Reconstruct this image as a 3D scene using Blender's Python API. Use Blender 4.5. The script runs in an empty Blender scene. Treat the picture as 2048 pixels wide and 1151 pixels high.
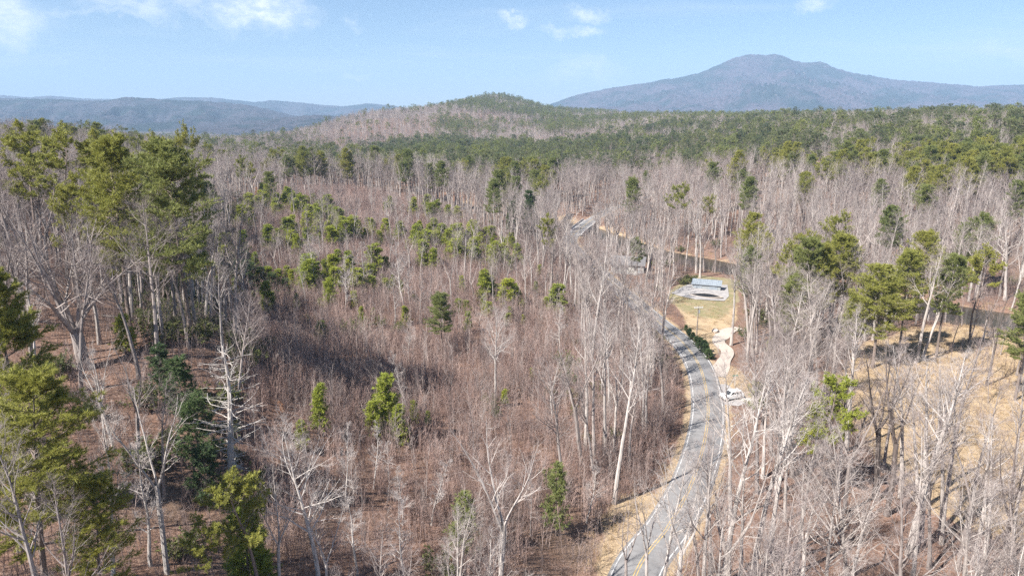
import bpy, math
import numpy as np

# ------------------------------------------------------------------ camera, sky, sun, exposure
SC = bpy.context.scene
COL = SC.collection
CAM_H, PITCH, FPX = 55.0, math.radians(14.2), 1384.0        # eye height above the valley road, downward tilt, focal length for a 2048 px frame
cam = bpy.data.cameras.new('camera')
cam.sensor_width = 36.0
cam.lens = 36.0 * FPX / 2048.0
cam.clip_start, cam.clip_end = 0.5, 40000.0
cam_ob = bpy.data.objects.new('camera', cam)
cam_ob.location = (0, 0, CAM_H)
cam_ob.rotation_euler = (math.pi / 2 - PITCH, 0, 0)
COL.objects.link(cam_ob)
SC.camera = cam_ob

SUN_AZ, SUN_EL = math.radians(-125), math.radians(46)
sun = bpy.data.lights.new('sun', 'SUN')
sun.energy, sun.angle, sun.color = 5.0, math.radians(0.53), (1.0, 0.955, 0.89)
sun_ob = bpy.data.objects.new('sun', sun)
sun_ob.rotation_euler = (math.pi / 2 - SUN_EL, 0, -SUN_AZ + math.pi)
sun_ob.location = (-200, -60, 400)
COL.objects.link(sun_ob)

SC.view_settings.view_transform = 'Standard'
SC.view_settings.look = 'None'
SC.view_settings.gamma = 1.0
SC.view_settings.use_curve_mapping = False
SC.view_settings.exposure = 1.38
SC.cycles.max_bounces = 5
SC.cycles.diffuse_bounces = 2
SC.cycles.glossy_bounces = 2
SC.cycles.transmission_bounces = 2
SC.cycles.transparent_max_bounces = 4
SC.cycles.volume_bounces = 0
SC.cycles.use_denoising = False
SC.cycles.use_adaptive_sampling = False


def pix_dir(u, v):
    """World direction through a point of a 2048 x 1151 frame."""
    xc, yc = (u - 1024.0) / FPX, (575.5 - v) / FPX
    return np.array([xc, math.cos(PITCH) + yc * math.sin(PITCH), -math.sin(PITCH) + yc * math.cos(PITCH)])


class NT:
    """Small helper for node trees."""
    def __init__(self, tree):
        self.t, self.n, self.l = tree, tree.nodes, tree.links

    def add(self, kind, **kw):
        n = self.n.new(kind)
        for k, v in kw.items():
            setattr(n, k, v)
        return n

    def put(self, sock, val):
        if hasattr(val, 'is_output'):
            self.l.new(val, sock)
        else:
            sock.default_value = val

    def math(self, op, a, b=None, c=None, clamp=False):
        n = self.add('ShaderNodeMath', operation=op, use_clamp=clamp)
        for i, x in enumerate((a, b, c)):
            if x is not None:
                self.put(n.inputs[i], x)
        return n.outputs[0]

    def vmath(self, op, a, b=None, out=0):
        n = self.add('ShaderNodeVectorMath', operation=op)
        self.put(n.inputs[0], a)
        if b is not None:
            self.put(n.inputs[3 if op == 'SCALE' else 1], b)
        return n.outputs[out]

    def noise(self, vec, scale, detail=4.0, rough=0.55, dist=0.0):
        n = self.add('ShaderNodeTexNoise')
        if vec is not None:
            self.put(n.inputs['Vector'], vec)
        n.inputs['Scale'].default_value = scale
        n.inputs['Detail'].default_value = detail
        n.inputs['Roughness'].default_value = rough
        n.inputs['Distortion'].default_value = dist
        return n.outputs[0]

    def smooth(self, x, lo, hi, a=0.0, b=1.0):
        n = self.add('ShaderNodeMapRange', interpolation_type='SMOOTHSTEP')
        self.put(n.inputs[0], x)
        for i, q in enumerate((lo, hi, a, b)):
            self.put(n.inputs[i + 1], q)
        return n.outputs[0]

    def mix(self, f, a, b, mode='MIX'):
        n = self.add('ShaderNodeMix', data_type='RGBA', blend_type=mode)
        self.put(n.inputs[0], f)
        for s, x in ((n.inputs[6], a), (n.inputs[7], b)):
            self.put(s, x if hasattr(x, 'is_output') else (*x[:3], 1.0))
        return n.outputs[2]


def build_world():
    w = bpy.data.worlds.new('World')
    SC.world = w
    w.use_nodes = True
    T = NT(w.node_tree)
    bg = T.n['Background']
    sky = T.add('ShaderNodeTexSky', sky_type='NISHITA', sun_disc=False)
    sky.sun_elevation, sky.sun_rotation = SUN_EL, SUN_AZ
    sky.altitude, sky.air_density, sky.dust_density, sky.ozone_density = 500, 1.0, 0.05, 5.0
    co = T.add('ShaderNodeTexCoord').outputs['Generated']
    sep = T.add('ShaderNodeSeparateXYZ')
    T.put(sep.inputs[0], co)
    z = T.math('MAXIMUM', sep.outputs[2], 0.0)
    # thin veil of high cloud, laid on a plane overhead so that it flattens towards the horizon
    den = T.math('ADD', z, 0.10)
    px, py = T.math('DIVIDE', sep.outputs[0], den), T.math('DIVIDE', sep.outputs[1], den)
    cmb = T.add('ShaderNodeCombineXYZ')
    T.put(cmb.inputs[0], px); T.put(cmb.inputs[1], T.math('MULTIPLY', py, 1.6))
    veil = T.smooth(T.noise(cmb.outputs[0], 0.42, 6, 0.6, 0.35), 0.48, 0.82, 0.0, 0.45)
    # small fair-weather cumulus: the ones in view, in their directions
    wob = T.vmath('SCALE', T.vmath('SUBTRACT', T.add('ShaderNodeTexNoise').outputs[1], (0.5, 0.5, 0.5)), 0.085)
    nn = [n for n in T.n if n.bl_idname == 'ShaderNodeTexNoise'][-1]
    T.put(nn.inputs['Vector'], co); nn.inputs['Scale'].default_value = 19; nn.inputs['Detail'].default_value = 7; nn.inputs['Roughness'].default_value = 0.62
    cum = None
    for (u, v, ru, rv, amp) in ((520, 24, 92, 40, 1.0), (15, 48, 62, 40, 0.7), (300, 10, 110, 24, 0.5), (1020, 33, 30, 13, 0.7), (1175, 22, 42, 18, 0.6), (1150, 62, 62, 13, 0.65), (705, 38, 22, 16, 0.4),
                                (1605, 10, 34, 11, 0.6), (720, 150, 42, 8, 0.4), (1170, 145, 90, 26, 0.45), (2040, 108, 60, 16, 0.4), (190, 30, 170, 9, 0.35), (420, 40, 120, 8, 0.3)):
        d = pix_dir(u, v); d /= np.linalg.norm(d)
        dv = T.vmath('ADD', T.vmath('SUBTRACT', co, tuple(d)), wob)
        dv = T.vmath('MULTIPLY', dv, (FPX / ru, FPX / ru, FPX / rv))
        m = T.smooth(T.vmath('LENGTH', dv, out=1), 1.35, 0.15, 0.0, amp)
        cum = m if cum is None else T.math('MAXIMUM', cum, m)
    body = T.smooth(T.noise(T.vmath('MULTIPLY', co, (1, 1, 2.2)), 30, 8, 0.68), 0.34, 0.66)
    cum = T.math('MULTIPLY', cum, T.math('MULTIPLY_ADD', body, 0.65, 0.35))
    col = T.mix(veil, sky.outputs[0], (8.4, 8.9, 9.6))
    col = T.mix(cum, col, (10.8, 10.9, 11.2))
    T.put(bg.inputs[0], col)
    bg.inputs[1].default_value = 0.050


build_world()
rng = np.random.default_rng(11)

# ------------------------------------------------------------------ terrain
ROAD = [(2, 30), (9, 55), (15.1, 73.6), (21.5, 84), (27.8, 96), (34.0, 111.5), (38.6, 127), (41.9, 146), (42.0, 163), (39.3, 181), (36.4, 202), (33.2, 225), (28.5, 262), (25.2, 295), (28.5, 318), (36.5, 345), (45, 372), (58, 405), (80, 445), (105, 490)]
RIVER = [(300, 118), (240, 138), (190, 160), (150, 179), (122, 203), (97, 236), (75, 262), (57, 285), (46, 315), (37, 342), (20, 370), (-4, 398), (-40, 430)]


def spline(pts, step=2.0):
    """Catmull-Rom through pts, resampled at an even step."""
    p = np.array(pts, float)
    p = np.vstack([2 * p[0] - p[1], p, 2 * p[-1] - p[-2]])
    out = []
    for i in range(1, len(p) - 2):
        t = np.linspace(0, 1, 24, endpoint=False)[:, None]
        a, b, c, d = p[i - 1], p[i], p[i + 1], p[i + 2]
        out.append(0.5 * (2 * b + (c - a) * t + (2 * a - 5 * b + 4 * c - d) * t ** 2 + (3 * b - a - 3 * c + d) * t ** 3))
    q = np.vstack(out + [p[-2][None]])
    s = np.concatenate([[0], np.cumsum(np.linalg.norm(np.diff(q, axis=0), axis=1))])
    n = int(s[-1] / step) + 1
    ss = np.linspace(0, s[-1], n)
    return np.stack([np.interp(ss, s, q[:, k]) for k in range(q.shape[1])], 1)


ROAD_S, RIVER_S = spline(ROAD), spline(RIVER)


def dist_to(P, S):
    """Distance of points P (n,2) to a sampled polyline."""
    out = np.full(len(P), 1e6)
    lo, hi = S.min(0) - 60, S.max(0) + 60
    m = np.all((P > lo) & (P < hi), axis=1)
    idx = np.nonzero(m)[0]
    for k in range(0, len(idx), 20000):
        j = idx[k:k + 20000]
        d2 = ((P[j][:, None, :] - S[None]) ** 2).sum(2)
        out[j] = np.sqrt(d2.min(1))
    return out


CTRL = [(60, 100, -.5), (90, 100, -1), (70, 140, -1), (100, 150, -1), (140, 150, -1), (150, 195, -1), (90, 200, -1), (62, 212, 0), (50, 250, 0), (100, 80, -1), (60, 60, 0), (30, 40, 1), (200, 190, -1), (20, 300, 1), (30, 330, .5), (60, 320, 0),
        (80, 300, 0), (120, 270, 0), (180, 230, 0), (240, 250, 3), (100, 340, 4), (200, 300, 8), (150, 360, 9), (260, 330, 17), (300, 430, 29), (220, 430, 22), (130, 430, 9), (60, 430, 4), (350, 380, 30), (400, 500, 37), (300, 600, 31), (200, 600, 18),
        (100, 640, 4), (0, 640, 1), (-60, 560, 3), (420, 700, 34), (400, 1000, 32), (600, 900, 36), (200, 1000, 24), (50, 950, 7), (-50, 900, 2), (260, 1400, 30), (0, 1400, 25), (120, 1700, 36), (700, 1500, 32), (900, 2200, 32), (1500, 2000, 33),
        (-66, 2100, 84), (0, 2120, 76), (115, 2120, 47), (235, 2150, 40), (-190, 1930, 56), (-225, 1700, 45), (-260, 1320, 39), (-345, 1290, 20), (-430, 1290, -2), (-520, 1400, -14), (-210, 1080, 14), (-120, 1150, 12), (-200, 850, 0), (-300, 900, 3), (-66, 2600, 50), (400, 2500, 28), (-500, 2500, -42),
        (15, 74, .3), (28, 96, .2), (39, 127, 0), (42, 160, 0), (36, 202, 0), (30, 250, .3), (50, 380, 2), (80, 445, 4),
        (-49, 105, 20), (-62, 95, 20), (-31, 55, 13.5), (-31, 42, 13), (-53, 134, 10), (-87, 130, 24), (-120, 130, 30), (-150, 200, 28), (-120, 205, 22), (-200, 300, 27), (-155, 300, 22), (-90, 60, 25), (-60, 40, 19), (-100, 20, 27), (-10, 70, 6), (-13, 82, 5.5),
        (5, 60, 3.2), (0, 40, 4), (-20, 30, 9), (-40, 0, 13), (0, 0, 6), (40, 0, 1), (-35, 90, 12), (-42, 118, 12.5), (-65, 170, 9), (-85, 200, 12), (-40, 160, 6), (-20, 130, 4), (-5, 110, 3), (-30, 200, 5), (-60, 250, 8), (-30, 300, 4), (0, 300, 2),
        (-70, 330, 9), (-115, 300, 15), (-80, 420, 9), (-170, 420, 14), (-270, 430, 29), (-300, 600, 12), (-150, 600, 3), (-400, 800, 0), (-300, 250, 36), (-420, 420, 35), (-600, 700, 8), (-700, 1500, -14), (150, 40, 0), (250, 100, 1), (-200, 0, 36),
        (0, -300, 10), (300, -300, 10), (-300, -300, 35), (-1000, 2600, -45), (-900, 0, 40), (900, 0, 25), (1200, 900, 36), (-1500, 2500, -40), (2500, 3000, 40), (0, 3500, 30), (-1500, 4000, -50), (3500, 1000, 40), (-3500, 1000, 25), (0, -3000, 20)]
CTRL = np.array(CTRL, float)


def warp(P):
    r = np.linalg.norm(P, axis=1, keepdims=True)
    return P / (r + 1e-9) * np.log1p(r / 60.0)


def _phi(r):
    return r * r * np.log(r + 1e-9)


def _fit():
    Q = warp(CTRL[:, :2]); n = len(Q)
    K = _phi(np.linalg.norm(Q[:, None] - Q[None], axis=2)) + 0.0008 * np.eye(n)
    A = np.zeros((n + 3, n + 3))
    A[:n, :n] = K; A[:n, n] = 1; A[:n, n + 1:] = Q
    A[n:, :n] = A[:n, n:].T
    return Q, np.linalg.solve(A, np.concatenate([CTRL[:, 2], [0, 0, 0]]))


_Q, _W = _fit()


def vnoise(x, y, seed=0):
    """Smooth value noise in [-1, 1]."""
    xi, yi = np.floor(x).astype(np.int64), np.floor(y).astype(np.int64)
    fx, fy = x - xi, y - yi
    fx, fy = fx * fx * (3 - 2 * fx), fy * fy * (3 - 2 * fy)

    def h(a, b):
        n = (a * 374761393 + b * 668265263 + seed * 1442695041) & 0x7fffffff
        n = ((n ^ (n >> 13)) * 1274126177) & 0x7fffffff
        return ((n ^ (n >> 16)) & 0xffff) / 32767.5 - 1
    return (h(xi, yi) * (1 - fx) + h(xi + 1, yi) * fx) * (1 - fy) + (h(xi, yi + 1) * (1 - fx) + h(xi + 1, yi + 1) * fx) * fy


def fbm(x, y, seed=0, octv=4):
    s, a = 0.0, 1.0
    for k in range(octv):
        s = s + a * vnoise(x, y, seed + k); a *= 0.5; x, y = x * 2.03 + 11.3, y * 2.03 + 5.7
    return s


def smoothstep(a, b, x):
    t = np.clip((x - a) / (b - a), 0, 1)
    return t * t * (3 - 2 * t)


def terr(X, Y, carve=True):
    """Height of the ground."""
    X, Y = np.atleast_1d(np.asarray(X, float)), np.atleast_1d(np.asarray(Y, float))
    P = np.stack([X, Y], 1)
    Z = np.empty(len(P))
    for k in range(0, len(P), 20000):
        p = P[k:k + 20000]; q = warp(p)
        Z[k:k + 20000] = _phi(np.linalg.norm(q[:, None] - _Q[None], axis=2)) @ _W[:-3] + _W[-3] + q @ _W[-2:]
    r = np.hypot(X, Y)
    Z = Z + (-45 - Z) * smoothstep(2900, 4200, r)
    Z = Z + 0.5 * fbm(X / 17, Y / 17, 3) * smoothstep(0, 80, r) + 5.0 * fbm(X / 210, Y / 210, 9, 3) * smoothstep(450, 1100, r)
    d = dist_to(P, ROAD_S)
    Z = Z + (0.0 - Z) * (1 - smoothstep(4.2, 13, d)) * (Y < 500)
    if carve:
        d = dist_to(P, RIVER_S)
        Z = np.where(d < 30, np.minimum(Z, -3.4 + smoothstep(5.5, 15, d) * (Z + 3.4)), Z)
    return Z


def ground_at(u, v):
    """Where the sight line through a frame point meets the ground."""
    d = pix_dir(u, v); d = d / d[1]
    ys = np.concatenate([np.arange(25, 500, 1.5), np.arange(500, 3000, 6)])
    h = CAM_H + ys * d[2] - terr(ys * d[0], ys)
    k = np.nonzero(h < 0)[0]
    k = k[0] if len(k) else len(ys) - 1
    if k > 0:
        f = h[k - 1] / (h[k - 1] - h[k] + 1e-9); y = ys[k - 1] + f * (ys[k] - ys[k - 1])
    else:
        y = ys[0]
    return np.array([y * d[0], y, float(terr(y * d[0], y)[0])])


def project(P):
    P = np.atleast_2d(P) - np.array([0, 0, CAM_H])
    z = P[:, 1] * math.cos(PITCH) - P[:, 2] * math.sin(PITCH)
    yc = P[:, 1] * math.sin(PITCH) + P[:, 2] * math.cos(PITCH)
    return np.stack([1024 + FPX * P[:, 0] / z, 575.5 - FPX * yc / z, z], 1)


def height_for(p, vtop):
    """Height of an upright at ground point p whose top shows at frame row vtop."""
    d = pix_dir(1024, vtop)
    return max(1.0, CAM_H + p[1] * d[2] / d[1] - p[2])


def inside(P, poly):
    poly = np.array(poly, float); x, y = P[:, 0], P[:, 1]
    c = np.zeros(len(P), bool); j = len(poly) - 1
    for i in range(len(poly)):
        a, b = poly[i], poly[j]
        m = ((a[1] > y) != (b[1] > y)) & (x < (b[0] - a[0]) * (y - a[1]) / (b[1] - a[1] + 1e-12) + a[0])
        c ^= m; j = i
    return c


def poly_from(pix):
    return [tuple(ground_at(u, v)[:2]) for u, v in pix]


# ------------------------------------------------------------------ mesh helpers
def link(o, parent=None):
    COL.objects.link(o)
    if parent is not None:
        o.parent = parent
    return o


def new_mesh(name, V, F, mats, mi=None, smooth=False):
    """V (n,3); F list of int arrays, each (m,3) or (m,4)."""
    me = bpy.data.meshes.new(name)
    V = np.ascontiguousarray(V, np.float32)
    F = [np.asarray(f, np.int64) for f in F if len(f)]
    tot = np.concatenate([np.full(len(f), f.shape[1]) for f in F]) if F else np.zeros(0, int)
    loops = np.concatenate([f.ravel() for f in F]) if F else np.zeros(0, int)
    me.vertices.add(len(V)); me.vertices.foreach_set('co', V.ravel())
    me.loops.add(len(loops)); me.loops.foreach_set('vertex_index', loops.astype(np.int32))
    me.polygons.add(len(tot))
    st = np.concatenate([[0], np.cumsum(tot)[:-1]]) if len(tot) else tot
    me.polygons.foreach_set('loop_start', st.astype(np.int32))
    me.polygons.foreach_set('loop_total', tot.astype(np.int32))
    for m in (mats if isinstance(mats, (list, tuple)) else [mats]):
        me.materials.append(m)
    if mi is not None:
        me.polygons.foreach_set('material_index', np.asarray(mi, np.int32))
    me.polygons.foreach_set('use_smooth', np.full(len(tot), bool(smooth)))
    me.update(calc_edges=True)
    return me


class MB:
    """Collects vertices and faces of one mesh."""
    def __init__(self):
        self.V, self.F, self.n = [], [], 0

    def add(self, V, F):
        V = np.asarray(V, float).reshape(-1, 3)
        self.V.append(V); self.F.append(np.asarray(F, np.int64) + self.n); self.n += len(V)
        return self

    def box(self, c, s, rz=0.0):
        x, y, z = np.array(s) / 2
        V = np.array([[a, b, d] for d in (-z, z) for a, b in ((-x, -y), (x, -y), (x, y), (-x, y))])
        cs, sn = math.cos(rz), math.sin(rz)
        V = np.stack([V[:, 0] * cs - V[:, 1] * sn, V[:, 0] * sn + V[:, 1] * cs, V[:, 2]], 1) + np.array(c)
        return self.add(V, [[3, 2, 1, 0], [4, 5, 6, 7], [0, 1, 5, 4], [1, 2, 6, 5], [2, 3, 7, 6], [3, 0, 4, 7]])

    def prism(self, pts, h0, h1):
        """Closed prism over a plan outline (counter-clockwise)."""
        n = len(pts); P = np.array(pts, float)
        V = np.vstack([np.column_stack([P, np.full(n, h0)]), np.column_stack([P, np.full(n, h1)])])
        self.add(V, [[i, (i + 1) % n, n + (i + 1) % n, n + i] for i in range(n)])
        c = np.vstack([P, P.mean(0)[None]]); c = np.column_stack([c, np.full(n + 1, h1)])
        return self.add(c, [[i, (i + 1) % n, n] for i in range(n)])

    def tubes(self, P, R, k):
        """P (m,n,3) polylines, R (m,n) radii, k sides."""
        m, n = P.shape[:2]
        if m == 0:
            return self
        T = np.gradient(P, axis=1); T /= np.linalg.norm(T, axis=2, keepdims=True) + 1e-9
        ref = np.where(np.abs(T[:, :1, 2:3]) < 0.8, np.array([0, 0, 1.0]), np.array([1.0, 0, 0]))
        A = np.cross(T, np.broadcast_to(ref, T.shape)); A /= np.linalg.norm(A, axis=2, keepdims=True) + 1e-9
        B = np.cross(T, A)
        th = np.arange(k) * 2 * math.pi / k
        V = P[:, :, None] + R[:, :, None, None] * (A[:, :, None] * np.cos(th)[:, None] + B[:, :, None] * np.sin(th)[:, None])
        base = (np.arange(m) * n * k)[:, None, None] + (np.arange(n - 1) * k)[None, :, None]
        i = np.arange(k)[None, None]; j = (i + 1) % k
        F = np.stack([base + i, base + j, base + j + k, base + i + k], 3).reshape(-1, 4)
        return self.add(V.reshape(-1, 3), F)

    def cones(self, A, B, r):
        """Three-sided spikes from A to B."""
        m = len(A)
        if m == 0:
            return self
        D = B - A; D /= np.linalg.norm(D, axis=1, keepdims=True) + 1e-9
        ref = np.where(np.abs(D[:, 2:3]) < 0.8, np.array([0, 0, 1.0]), np.array([1.0, 0, 0]))
        X = np.cross(D, ref); X /= np.linalg.norm(X, axis=1, keepdims=True) + 1e-9
        Y = np.cross(D, X)
        r = np.broadcast_to(np.asarray(r, float), (m,))[:, None]
        V = np.stack([A + r * X, A + r * (-0.5 * X + 0.866 * Y), A + r * (-0.5 * X - 0.866 * Y), B], 1).reshape(-1, 3)
        b = (np.arange(m) * 4)[:, None]
        F = np.concatenate([b + np.array([[0, 1, 3]]), b + np.array([[1, 2, 3]]), b + np.array([[2, 0, 3]])])
        return self.add(V, F)

    def blades(self, P, D, L, W, lift=0.0):
        """Thin needle or leaf triangles at P pointing along D."""
        m = len(P)
        if m == 0:
            return self
        D = D / (np.linalg.norm(D, axis=1, keepdims=True) + 1e-9)
        S = np.cross(D, rng.normal(size=(m, 3))); S /= np.linalg.norm(S, axis=1, keepdims=True) + 1e-9
        L = np.broadcast_to(np.asarray(L, float), (m,))[:, None]; W = np.broadcast_to(np.asarray(W, float), (m,))[:, None]
        V = np.stack([P - S * W * .5, P + S * W * .5, P + D * L], 1).reshape(-1, 3)
        return self.add(V, np.arange(3 * m).reshape(-1, 3))

    def xf(self, s=1.0, rz=0.0, t=(0, 0, 0)):
        V = np.vstack(self.V) if self.V else np.zeros((0, 3))
        c, n = math.cos(rz), math.sin(rz)
        V = np.stack([V[:, 0] * c - V[:, 1] * n, V[:, 0] * n + V[:, 1] * c, V[:, 2]], 1) * s + np.array(t)
        self.V = [V]
        return self

    def faces(self):
        g = {}
        for f in self.F:
            if len(f):
                g.setdefault(f.shape[1], []).append(f)
        return [np.concatenate(x) for x in g.values()]

    def mesh(self, name, mats, smooth=False):
        return new_mesh(name, np.vstack(self.V), self.faces(), mats, None, smooth)

    def obj(self, name, mats, parent=None, smooth=False):
        return link(bpy.data.objects.new(name, self.mesh(name, mats, smooth)), parent)


def join_mesh(name, a, ma, b, mb):
    """One mesh of two collectors with a material each (for the far woods)."""
    fa, fb = a.faces(), [f + a.n for f in b.faces()]
    mi = np.concatenate([np.zeros(sum(map(len, fa)), int), np.ones(sum(map(len, fb)), int)])
    V = np.vstack(a.V + b.V)
    return new_mesh(name, V, fa + fb, [ma, mb], mi)


def tag(o, label=None, cat=None, group=None, kind=None):
    for k, v in (('label', label), ('category', cat), ('group', group), ('kind', kind)):
        if v:
            o[k] = v
    return o


def empty(name, loc=(0, 0, 0), rz=0.0):
    o = bpy.data.objects.new(name, None)
    o.empty_display_size = 0.3
    o.location = loc; o.rotation_euler = (0, 0, rz)
    return link(o)


# ------------------------------------------------------------------ materials
def material(name, fn, rough=0.85, spec=0.25):
    m = bpy.data.materials.new(name)
    m.use_nodes = True
    T = NT(m.node_tree)
    b = T.n['Principled BSDF']
    b.inputs['Roughness'].default_value = rough
    b.inputs['Specular IOR Level'].default_value = spec
    c = fn(T, b)
    if c is not None:
        T.put(b.inputs['Base Color'], c if hasattr(c, 'is_output') else (*c, 1.0))
    return m


def pos(T):
    return T.add('ShaderNodeNewGeometry').outputs['Position']


def objco(T):
    return T.add('ShaderNodeTexCoord').outputs['Object']


def rnd(T):
    return T.add('ShaderNodeObjectInfo').outputs['Random']


def bump(T, b, h, dist, strength=0.6):
    n = T.add('ShaderNodeBump')
    n.inputs['Strength'].default_value = strength
    n.inputs['Distance'].default_value = dist
    T.put(n.inputs['Height'], h)
    T.put(b.inputs['Normal'], n.outputs[0])


def bark(name, c0, c1, c2, scale=3.0):
    """Bark: two tones per tree (c0..c1) with blotches of c2."""
    def fn(T, b):
        o = objco(T)
        s = T.vmath('MULTIPLY', o, (1, 1, 0.25))
        col = T.mix(rnd(T), c0, c1)
        return T.mix(T.smooth(T.noise(s, scale, 4, 0.65), 0.48, 0.68, 0, 0.85), col, c2)
    return material(name, fn, 0.9, 0.15)


def needles(name, c0, c1, trans=0.33):
    def fn(T, b):
        o = objco(T)
        col = T.mix(rnd(T), c0, c1)
        n = T.noise(o, 1.7, 3, 0.6)
        col = T.mix(T.smooth(n, 0.5, 0.75), col, tuple(0.6 * q for q in c1), 'MIX')
        n2 = T.noise(o, 6.0, 2, 0.6)
        col = T.mix(T.smooth(n2, 0.52, 0.75, 0, 0.5), col, (c0[0] * 1.5, c0[1] * 1.3, c0[2] * 1.0))
        tr = T.add('ShaderNodeBsdfTranslucent')
        T.put(tr.inputs[0], col)
        mx = T.add('ShaderNodeMixShader')
        mx.inputs[0].default_value = trans
        T.l.new(b.outputs[0], mx.inputs[1]); T.l.new(tr.outputs[0], mx.inputs[2])
        T.l.new(mx.outputs[0], T.n['Material Output'].inputs['Surface'])
        return col
    return material(name, fn, 0.65, 0.3)


M = {}
M['bark_pale'] = bark('bark_pale', (.50, .45, .415), (.34, .30, .275), (.165, .14, .125))
M['bark_grey'] = bark('bark_grey', (.36, .31, .285), (.24, .205, .19), (.12, .10, .09))
M['bark_dark'] = bark('bark_dark', (.12, .095, .085), (.08, .065, .06), (.22, .19, .175))
M['bark_pine'] = bark('bark_pine', (.17, .135, .115), (.24, .19, .165), (.09, .07, .06))
M['bark_dead'] = bark('bark_dead', (.46, .42, .385), (.40, .36, .33), (.22, .19, .17), 2.0)
M['twig_pale'] = bark('twig_pale', (.40, .345, .32), (.30, .255, .235), (.22, .18, .165))
M['twig_grey'] = bark('twig_grey', (.31, .255, .24), (.22, .18, .17), (.15, .12, .11))
M['twig_white'] = bark('twig_white', (.44, .39, .365), (.35, .305, .285), (.25, .21, .195))
M['bark_white'] = bark('bark_white', (.53, .485, .45), (.37, .33, .305), (.17, .145, .13))
M['twig_brown'] = bark('twig_brown', (.26, .19, .165), (.21, .15, .135), (.15, .105, .095))
M['twig_rust'] = bark('twig_rust', (.42, .20, .09), (.36, .17, .08), (.24, .11, .06))
M['brush'] = bark('brush', (.44, .33, .29), (.20, .125, .105), (.34, .235, .20), .35)
M['brush_grey'] = bark('brush_grey', (.36, .29, .265), (.15, .105, .095), (.22, .165, .15), .5)
M['needle_olive'] = needles('needle_olive', (.345, .335, .075), (.265, .280, .068))
M['needle_white'] = needles('needle_white', (.255, .275, .085), (.190, .225, .078))
M['needle_far'] = needles('needle_far', (.200, .215, .090), (.080, .110, .062))
M['needle_bright'] = needles('needle_bright', (.400, .420, .065), (.260, .310, .058))
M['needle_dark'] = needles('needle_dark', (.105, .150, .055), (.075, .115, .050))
M['leaf_laurel'] = needles('leaf_laurel', (.12, .145, .050), (.18, .185, .065))
M['straw'] = bark('straw', (.44, .33, .20), (.33, .235, .14), (.25, .17, .105), 1.0)


def ground_mat(T, b):
    at = T.add('ShaderNodeVertexColor', layer_name='cover')
    sep = T.add('ShaderNodeSeparateColor')
    T.put(sep.inputs[0], at.outputs[0])
    p = pos(T)
    n1, n2, n3 = T.noise(p, 0.35, 6, 0.7), T.noise(p, 3.1, 5, 0.7), T.noise(p, 0.018, 5, 0.6)
    lit = T.mix(T.smooth(n1, 0.35, 0.68), (.205, .122, .088), (.110, .068, .052))
    lit = T.mix(T.smooth(n2, 0.45, 0.66, 0, 0.7), lit, (.34, .235, .18))
    lit = T.mix(T.smooth(n3, 0.5, 0.64, 0, 0.35), lit, (.19, .155, .11))
    strw = T.mix(T.smooth(n1, 0.4, 0.66), (.42, .315, .20), (.29, .21, .135))
    strw = T.mix(T.smooth(n2, 0.45, 0.68, 0, 0.7), strw, (.46, .36, .24))
    lawn = T.mix(T.smooth(n1, 0.4, 0.62), (.22, .20, .105), (.29, .235, .15))
    red = T.mix(T.smooth(n2, 0.4, 0.65), (.20, .125, .095), (.15, .095, .075))
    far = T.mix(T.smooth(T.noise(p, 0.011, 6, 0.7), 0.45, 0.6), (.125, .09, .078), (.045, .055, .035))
    edge = T.math('MULTIPLY_ADD', n1, 0.9, -0.45)
    f = lambda s: T.smooth(T.math('ADD', s, edge), 0.35, 0.62)
    col = T.mix(f(sep.outputs[0]), lit, strw)
    col = T.mix(f(sep.outputs[1]), col, lawn)
    col = T.mix(f(sep.outputs[2]), col, red)
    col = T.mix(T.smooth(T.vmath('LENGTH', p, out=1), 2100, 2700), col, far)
    bump(T, b, T.math('MULTIPLY_ADD', n2, 0.5, n1), 0.5, 0.8)
    return col


M['ground'] = material('ground', ground_mat, 0.95, 0.1)


def hill_mat(c0, c1, c2, s):
    def fn(T, b):
        p = T.vmath('MULTIPLY', pos(T), (1, 1, 1.4))
        n = T.noise(p, 0.0016 * s, 7, 0.62)
        f = T.noise(p, 0.03, 4, 0.75)
        col = T.mix(T.smooth(n, 0.46, 0.60), c0, c1)
        col = T.mix(T.smooth(f, 0.46, 0.62, 0, 0.75), col, tuple(q * .4 for q in c1))
        col = T.mix(T.smooth(T.noise(p, 0.008, 5, 0.7), 0.66, 0.72, 0, 0.8), col, c2)
        bump(T, b, f, 22.0, 1.0)
        return col
    return fn


M['mountain'] = material('mountain', hill_mat((.090, .068, .078), (.022, .032, .024), (.30, .24, .22), 1.0), 0.95, 0.05)
M['ridge'] = material('ridge', hill_mat((.066, .056, .062), (.022, .030, .024), (.26, .19, .16), 1.6), 0.95, 0.05)


def asphalt(T, b):
    p = pos(T)
    c = T.mix(T.smooth(T.noise(p, 0.5, 6, 0.65), 0.35, 0.66), (.235, .23, .23), (.18, .175, .175))
    c = T.mix(T.smooth(T.noise(p, 9, 3, 0.7), 0.5, 0.75, 0, 0.6), c, (.13, .125, .125))
    bump(T, b, T.noise(p, 30, 3, 0.7), 0.02, 0.5)
    return c


def worn(c0, c1, s=2.0):
    return lambda T, b: T.mix(T.smooth(T.noise(pos(T), s, 5, 0.65), 0.38, 0.66), c0, c1)


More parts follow.
